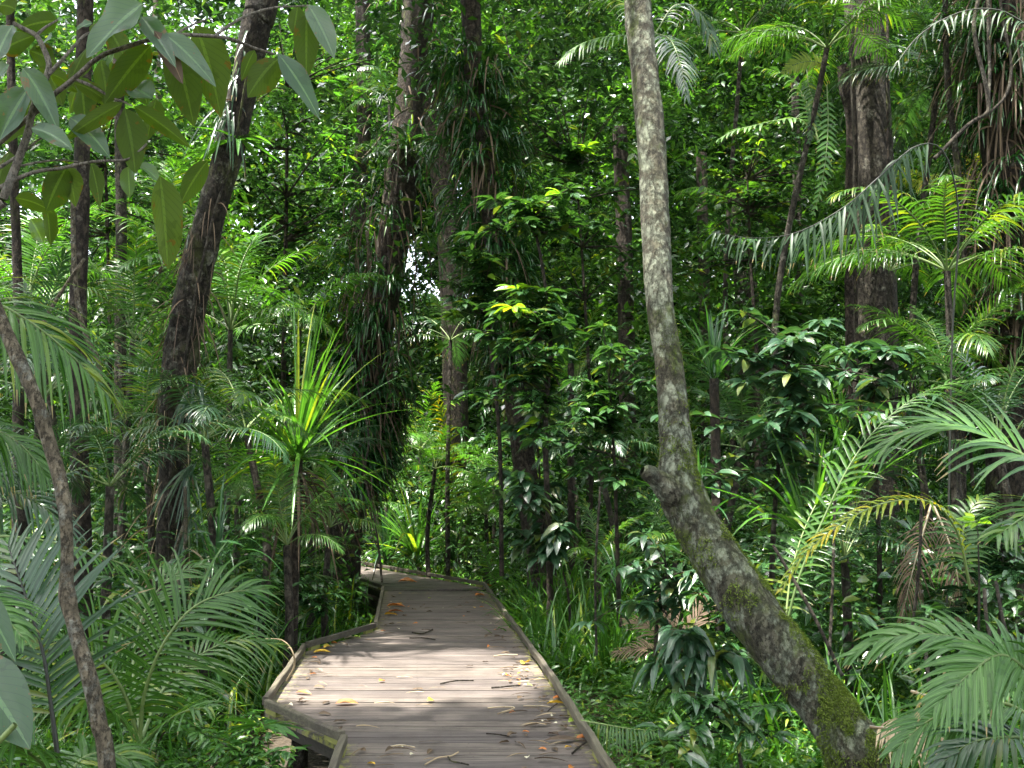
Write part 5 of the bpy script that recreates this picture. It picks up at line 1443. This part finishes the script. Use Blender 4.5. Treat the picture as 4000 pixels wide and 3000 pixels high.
for (lab, px, py, kind, L, W, rot) in (
        ("curled bright yellow leaf near the right rail on the sunlit planks", 2045, 2600, 'fall_yellow', .13, .10, 1.2),
        ("yellow leaf lying at the bay's upper left corner", 1225, 2555, 'fall_yellow', .17, .08, .4),
        ("second yellow leaf against the left rail of the bay, further away", 1265, 2535, 'fall_yellow', .12, .07, 1.0),
        ("big pale leaf lying just past the bay's upper left corner", 1345, 2500, 'fall_pale', .16, .10, .9),
        ("brown curled leaf at the near left corner of the bay", 1310, 2755, 'fall_orange', .17, .08, .2),
        ("rusty leaf by the bay's pointed left corner", 1155, 2712, 'fall_orange', .14, .06, -.3),
        ("single dark red leaf in the middle of the sunlit planks", 1480, 2668, 'fall_orange', .06, .05, .7),
        ("yellow-green fallen fruit-like leaf on the grey planks before the sunlit patch", 1668, 2745, 'fall_yellow', .06, .055, .5),
        ("long frilly brown leaf by the right rail at the bottom", 2120, 2905, 'dead', .30, .05, .05),
        ("small rust-coloured leaf right of the long frilly brown one", 2250, 2895, 'fall_orange', .11, .06, .3),
        ("orange-yellow pair leaf by the right rail above the bottom", 2135, 2755, 'fall_yellow', .15, .06, .1),
        ("pale orange leaf touching the right rail", 2160, 2738, 'fall_orange', .10, .05, .6),
        ("green leaf beside the right rail near the bottom", 2220, 2828, 'fall_green', .08, .06, .4),
        ("small pale round leaf at the bottom middle", 2057, 2972, 'fall_pale', .05, .035, 1.4),
        ("pale oval leaf near the bottom left rail", 1602, 2958, 'fall_pale', .04, .03, 1.0),
        ("brown leaf heap against the left rail of the narrow stretch", 1510, 2372, 'fall_orange', .26, .14, .2),
        ("orange leaf below the brown one at the narrow stretch's left rail", 1515, 2394, 'fall_orange', .22, .09, .4),
        ("yellow leaf at the foot of the narrow stretch's left rail", 1500, 2405, 'fall_yellow', .18, .09, .1),
        ("orange leaf at the far bend by the right rail", 1855, 2330, 'fall_orange', .16, .12, .3),
        ("bright red-orange leaf at the bend's right corner", 1882, 2293, 'fall_orange', .2, .09, .2),
        ("brown leaf lying on the far turned section", 1555, 2275, 'fall_orange', .34, .16, .1),
        ("pale green leaf near the bay's upper left corner", 1380, 2494, 'fall_green', .08, .06, .1),
        ("tiny red leaf at the far edge of the bay", 1292, 2517, 'fall_orange', .07, .05, .1)):
    x, y = dp(px, py)
    deck_leaf(lab, x, y, kind, L, W, rot, "fallen leaves on the boardwalk", curl=.5)

STK = [("forked pale stick right of centre on the near planks", [(1905, 2772), (1960, 2770), (2010, 2772), (1945, 2798)], 0.0054, 'straw'),
       ("pale straight stick by the right rail, above the forked one", [(2045, 2765), (2110, 2766), (2150, 2768)], 0.0048, 'straw'),
       ("dry stick slanting from the right rail", [(2310, 2895), (2270, 2925), (2235, 2952)], 0.0060, 'bark_brown'),
       ("thin stick leaning on the right rail below the orange pair", [(2190, 2745), (2165, 2765), (2140, 2785)], 0.0036, 'bark_brown'),
       ("long curved pale stalk at the bottom left of the deck", [(1660, 2995), (1710, 2972), (1760, 2962), (1790, 2948)], 0.0048, 'straw'),
       ("hooked brown stick next to the curved pale stalk", [(1750, 2965), (1765, 2985), (1800, 2990), (1830, 2998)], 0.0048, 'bark_brown'),
       ("long pale stick lying across the bottom middle", [(1520, 2925), (1570, 2922), (1620, 2928)], 0.0042, 'straw'),
       ("brown twig below the sunlit patch, right of centre", [(1720, 2678), (1780, 2668), (1850, 2664)], 0.0066, 'bark_brown'),
       ("brown twig closer to the right rail below the sunlit patch", [(1920, 2694), (1980, 2690), (2030, 2684)], 0.0066, 'bark_brown'),
       ("dark twig in the shaded middle of the deck", [(1610, 2476), (1650, 2482), (1690, 2464)], 0.0084, 'bark_dark'),
       ("pale stick on the sunlit planks' right side", [(1928, 2568), (1970, 2565), (2022, 2564)], 0.0060, 'straw'),
       ("dark twig crossing above the sunlit patch", [(1700, 2503), (1660, 2498), (1600, 2497)], 0.0060, 'bark_dark'),
       ("thin dark twig right of the long frilly leaf", [(1900, 2872), (1940, 2878), (1990, 2884)], 0.0042, 'bark_dark')]
for (lab, pts, r_, mt) in STK:
    q = []
    for k_, (x_, y_) in enumerate(pts):
        c = deckpt(x_, y_)
        q.append((c[0], c[1], r_ + .006 + .004 * (k_ % 2)))
    m_ = MB()
    tube(m_, smooth(q, 16), r_, 6, rough=.2, freq=30)
    o = m_.build("fallen_stick", M[mt], None, origin=q[0])
    tag(o, lab, "stick", "sticks lying on the boardwalk")

# small litter: label built from colour, kind and the stretch of planks it lies on
KINDS = [("small brown leaf", 'dead', .09, .04, 'oval', 'leaf'), ("narrow brown leaf strip", 'dead', .19, .022, 'strap', 'leaf'), ("pale dry leaf strip", 'straw', .16, .018, 'strap', 'leaf'), ("small orange leaf", 'fall_orange', .07, .035, 'oval', 'leaf'), ("small yellow leaf", 'fall_yellow', .06, .03, 'oval', 'leaf'), ("tiny pale leaf", 'fall_pale', .045, .03, 'oval', 'leaf'), ("small green leaf", 'fall_green', .06, .03, 'oval', 'leaf')]
WHERE = [(4.6, 6.3, "on the nearest planks"), (6.3, 8.0, "below the sunlit patch"), (8.0, 10.2, "on the sunlit planks"), (10.2, 13.0, "on the dim narrow stretch"), (13.0, 16.4, "near the far bend")]
ORD = ["nearest", "second nearest", "third nearest", "fourth nearest", "fifth nearest", "sixth nearest", "seventh nearest", "eighth nearest", "ninth nearest", "tenth nearest", "eleventh nearest", "twelfth nearest", "thirteenth nearest"]
lit = []
for i in range(240):
    yb = rr.uniform(5.2, 16.0) if i % 3 else rr.uniform(5.2, 9)
    u_ = rr.random()
    wl_, wr_ = xl(yb) + .12, xr(yb) - .12
    if u_ < .55:
        x = wr_ - abs(rr.gauss(0, .16))
    elif u_ < .78:
        x = wl_ + abs(rr.gauss(0, .16))
    else:
        x = rr.uniform(wl_, wr_)
    x = min(max(x, wl_), wr_)
    k_ = rr.choices(range(7), weights=[36, 26, 16, 7, 5, 7, 3])[0]
    side = "along the right rail" if x > wr_ - .3 else ("along the left rail" if x < wl_ + .3 else "in mid deck")
    zone = next(w for (a, b, w) in WHERE if a <= yb < b)
    lit.append((k_, zone, side, yb, x))
cnt = {}
for (k_, zone, side, yb, x) in sorted(lit, key=lambda v: v[3]):
    nm, mt, L, W, pr, cat_ = KINDS[k_]
    c_ = cnt[(k_, zone, side)] = cnt.get((k_, zone, side), -1) + 1
    tot = sum(1 for v in lit if v[:3] == (k_, zone, side))
    lab = f"{nm} {side} {zone}" + (f", {ORD[c_]}" if tot > 1 else "")
    s_ = rr.uniform(.75, 1.35)
    deck_leaf(lab, x, yb, mt, L * s_ * .85, W * s_ * .85, rr.uniform(0, 6.28) if pr == 'oval' else rr.gauss(0, .5) + (3.14 if rr.random() < .5 else 0), "fallen leaves on the boardwalk", pr, curl=rr.uniform(.2, .7), z=rr.uniform(.008, .02))

# ------------------------------------------------------------------ stuff: ground cover, litter, undergrowth, far forest, canopy


def scatter_ground(k, x0, x1, y0, y1):
    x = RNG.uniform(x0, x1, k)
    y = RNG.uniform(y0, y1, k)
    ok = ~on_deck(x, y, .12)
    x, y = x[ok], y[ok]
    return np.stack([x, y, ground_h(x, y)], -1)


mb = MB()
b = np.vstack([scatter_ground(15000, -6, 7, 3.5, 13), scatter_ground(9000, -13, 14, 10, 28)])
leaves(mb, b + np.array([0, 0, .015]), rand_dirs(len(b), -.1, .4), rand_nrm(len(b), .4), RNG.uniform(.08, .22, len(b)), RNG.uniform(.03, .08, len(b)), n=2, prof='oval', droop=.2, fold=.3)
for c in np.vstack([scatter_ground(150, -5, 6, 4, 13), scatter_ground(90, -9, 10, 10, 22)]):
    a = RNG.random() * 6.28
    L_ = RNG.uniform(.2, .9)
    e = c + np.array([math.cos(a), math.sin(a), RNG.uniform(-.05, .25)]) * L_
    if not on_deck(e[0], e[1], .1):
        tube(mb, smooth([c + UP * .02, (c + e) / 2 + np.array([.03, .02, .05]), e], 8), RNG.uniform(.004, .014), 5, 1, rough=.2, freq=20)
tag(mb.build("leaf_litter", [M['dead'], M['bark_brown']]), "brown dead leaves strewn over the forest floor", "leaf litter", None, 'stuff')

mb = MB()
c = np.vstack([scatter_ground(500, -3.0, -.9, 5.2, 7.4), scatter_ground(2600, .2, 4.2, 4.2, 10.5), scatter_ground(500, -3.2, -.9, 4.2, 7.5), scatter_ground(900, -6, 6, 7, 16)])
c = c[np.array([noise.noise(Vector((v[0] * .9, v[1] * .9, 3.0))) for v in c]) > -.25]
h = RNG.uniform(.06, .5, len(c))
b = np.repeat(c, 11, 0)
hh = np.repeat(h, 11)
b = b + np.stack([RNG.normal(0, .06, len(b)), RNG.normal(0, .06, len(b)), hh * RNG.random(len(b))], -1)
leaves(mb, b, rand_dirs(len(b), -.1, .7), rand_nrm(len(b), .5), RNG.uniform(.05, .13, len(b)), RNG.uniform(.018, .04, len(b)), n=3, prof='lance', droop=.4)
tag(mb.build("ground_cover", M['cover']), "bright low leafy ground cover beside the boardwalk", "ground cover", None, 'stuff')

mb = MB()
c = np.vstack([scatter_ground(1500, 1.3, 7.5, 7.0, 15), scatter_ground(800, -8, -2.2, 6.5, 15), scatter_ground(2600, -14, 15, 14, 30)])
n_ = 12
b = np.repeat(c, n_, 0) + RNG.normal(0, .07, (len(c) * n_, 3)) * np.array([1, 1, 0])
e = RNG.uniform(.3, 1.5, len(b))
a = RNG.random(len(b)) * 6.28
d = np.stack([np.cos(a) * np.cos(e), np.sin(a) * np.cos(e), np.sin(e)], -1)
Lh = np.repeat(RNG.uniform(.35, 1.1, len(c)), n_) * RNG.uniform(.6, 1.1, len(b))
leaves(mb, b, d, np.cross(np.cross(d, UP + 1e-3), d), Lh, RNG.uniform(.02, .05, len(b)), n=5, prof='strap', droop=RNG.uniform(.3, 1.3, len(b)), fold=.4, mat=2 * (1 if False else 0))
c = np.vstack([scatter_ground(900, .2, 6, 10.5, 18.5), scatter_ground(420, -6.5, -2.7, 10, 18)])
n_ = 11
b = np.repeat(c, n_, 0) + RNG.normal(0, .06, (len(c) * n_, 3)) * np.array([1, 1, 0])
e = RNG.uniform(.6, 1.5, len(b))
a = RNG.random(len(b)) * 6.28
d = np.stack([np.cos(a) * np.cos(e), np.sin(a) * np.cos(e), np.sin(e)], -1)
leaves(mb, b, d, np.cross(np.cross(d, UP + 1e-3), d), np.repeat(RNG.uniform(.5, 1.5, len(c)), n_) * RNG.uniform(.6, 1.1, len(b)), RNG.uniform(.025, .06, len(b)), n=6, prof='strap', droop=RNG.uniform(.2, 1.0, len(b)), fold=.4, mat=0)
c = np.vstack([scatter_ground(950, 1.8, 9, 8.2, 16), scatter_ground(520, -9, -2.6, 8, 16), scatter_ground(2000, -14, 15, 15, 30)])
c[:, 2] += RNG.uniform(.1, 1, len(c)) * (.5 + .11 * c[:, 1])
b = np.repeat(c, 26, 0) + RNG.normal(0, .22, (len(c) * 26, 3))
ok = ~on_deck(b[:, 0], b[:, 1], .25)
b = b[ok]
leaves(mb, b, rand_dirs(len(b), -.4, .4), rand_nrm(len(b), .45), RNG.uniform(.1, .26, len(b)), RNG.uniform(.04, .10, len(b)), n=3, prof='oval', droop=.35, mat=1)
tag(mb.build("undergrowth", [M['strap_bright'], M['gloss_mid']]), "dense mixed undergrowth filling the shade between the plants", "undergrowth", None, 'stuff')


def forest_mass(name, label, n_clump, K, y0, y1, zf, mats, L, W, seed_keep=None, xpad=3):
    mb = MB()
    y = RNG.uniform(y0, y1, n_clump)
    x = RNG.uniform(-1, 1, n_clump) * (.56 * y + xpad)
    z = GROUND + RNG.random(n_clump) ** .85 * (zf[0] + zf[1] * y)
    c = np.stack([x, y, z], -1)
    dens = np.array([noise.noise(Vector((v[0] * .28, v[1] * .2, v[2] * .24))) + .5 * noise.noise(Vector((v[0] * .8 + 9, v[1] * .5, v[2] * .8))) for v in c])
    c = c[dens > -.12]
    if seed_keep is not None:
        c = c[seed_keep(c)]
    r = RNG.uniform(.35, 1.0, (len(c), 1)) * np.ones((1, 1))
    b = np.repeat(c, K, 0) + RNG.normal(0, 1, (len(c) * K, 3)) * np.repeat(r, K, 0) * np.array([.6, .6, .35])
    hue = np.repeat(RNG.random(len(c)), K)
    ok = keep_mask(b, 1.0, 1.0) & ~(on_deck(b[:, 0], b[:, 1], .3) & (b[:, 2] < 3))
    b, hue = b[ok], hue[ok]
    k = len(b)
    mi = RNG.integers(0, len(mats), len(c))
    mi = np.repeat(mi, K)[ok]
    for j in range(len(mats)):
        s = mi == j
        kk = int(s.sum())
        leaves(mb, b[s], rand_dirs(kk, -.6, .3), rand_nrm(kk, .45), L * RNG.uniform(.55, 1.3, kk), W * RNG.uniform(.7, 1.2, kk), n=2, prof='oval', droop=.3, fold=.2, mat=j, rnd=hue[s] * .6 + RNG.random(kk) * .35)
    return tag(mb.build(name, [M[x] for x in mats]), label, "forest", None, 'stuff')


def skyhole(c):
    """thin the mass in the upper left, where the sky shows through"""
    out = np.ones(len(c), bool)
    for i, v in enumerate(c):
        px, py = pix(v)
        if px < 1400 and py < 900:
            out[i] = RNG.random() > .40 * (1 - py / 900) + .10
    return out


forest_mass("background_foliage", "dense far wall of rainforest leaves behind the bend", 8000, 46, 21, 36, (3, .66), ['gloss_mid', 'gloss_dark', 'strap_bright', 'palm_mid'], .30, .125, skyhole)
forest_mass("distant_foliage", "deepest rainforest leaves closing off the view", 8500, 40, 34, 58, (3, .62), ['gloss_mid', 'gloss_dark'], .75, .36, skyhole)
forest_mass("side_foliage", "leafy mid-distance thicket between the trunks", 2600, 42, 15, 21, (2.5, .6), ['gloss_mid', 'gloss_dark', 'palm_mid'], .23, .095, skyhole)

# high canopy over and behind the camera, with gaps for the sun
mb = MB()
k = 1750
c = np.stack([RNG.uniform(-26, 24, k), RNG.uniform(-16, 46, k), RNG.uniform(12, 19, k)], -1)
inview = c[:, 2] < CAM_H + .56 * c[:, 1] + 1.0
c = c[~inview | (RNG.random(k) < .3)]
b = np.repeat(c, 34, 0) + RNG.normal(0, 1, (len(c) * 34, 3)) * np.array([1.0, 1.0, .5])
# unseen forest beside and behind the viewer, added to hold back stray skylight
k = 900
y = RNG.uniform(-16, 20, k)
sx = RNG.choice([-1, 1], k)
x = sx * (np.maximum(.56 * y, 0) + 4.0 + RNG.random(k) * 9)
back = RNG.random(k) < .35
x = np.where(back, RNG.uniform(-12, 12, k), x)
y = np.where(back, RNG.uniform(-15, -6, k), y)
c2 = np.stack([x, y, RNG.uniform(-.3, 13, k)], -1)
b2 = np.repeat(c2, 30, 0) + RNG.normal(0, 1, (len(c2) * 30, 3)) * np.array([.8, .8, .7])
# extra leaves added along the sun's rays to shade the path
k = 900
q = np.stack([RNG.uniform(-3.5, 3, k), RNG.uniform(2, 21, k), np.zeros(k)], -1)
c3 = q + SUNV * (RNG.uniform(11, 17, k) / SUNV[2])[:, None]
c3 = c3[c3[:, 2] > CAM_H + .56 * c3[:, 1] + 1.0]
b3 = np.repeat(c3, 34, 0) + RNG.normal(0, 1, (len(c3) * 34, 3)) * np.array([.9, .9, .5])
# forest roof added above the view to shade the background
k = 1700
y = RNG.uniform(14, 58, k)
x = RNG.uniform(-34, 34, k)
ok = RNG.random(k) < np.clip(.35 + (x / np.maximum(y, 1) + .35) * 1.6, .25, 1)
c4 = np.stack([x, y, CAM_H + .56 * y + RNG.uniform(1.5, 7, k)], -1)[ok]
b4 = np.repeat(c4, 30, 0) + RNG.normal(0, 1, (len(c4) * 30, 3)) * np.array([1.1, 1.1, .5])
b = np.vstack([b, b2, b3, b4])
b = b[keep_mask(b)]
leaves(mb, b, rand_dirs(len(b), -.4, .2), rand_nrm(len(b), .4), RNG.uniform(.25, .5, len(b)), RNG.uniform(.12, .2, len(b)), n=2, prof='oval', droop=.2)
tag(mb.build("shading_canopy", M['gloss_mid']), "high leaf canopy over the path, with layers added for shade", "canopy", None, 'stuff')
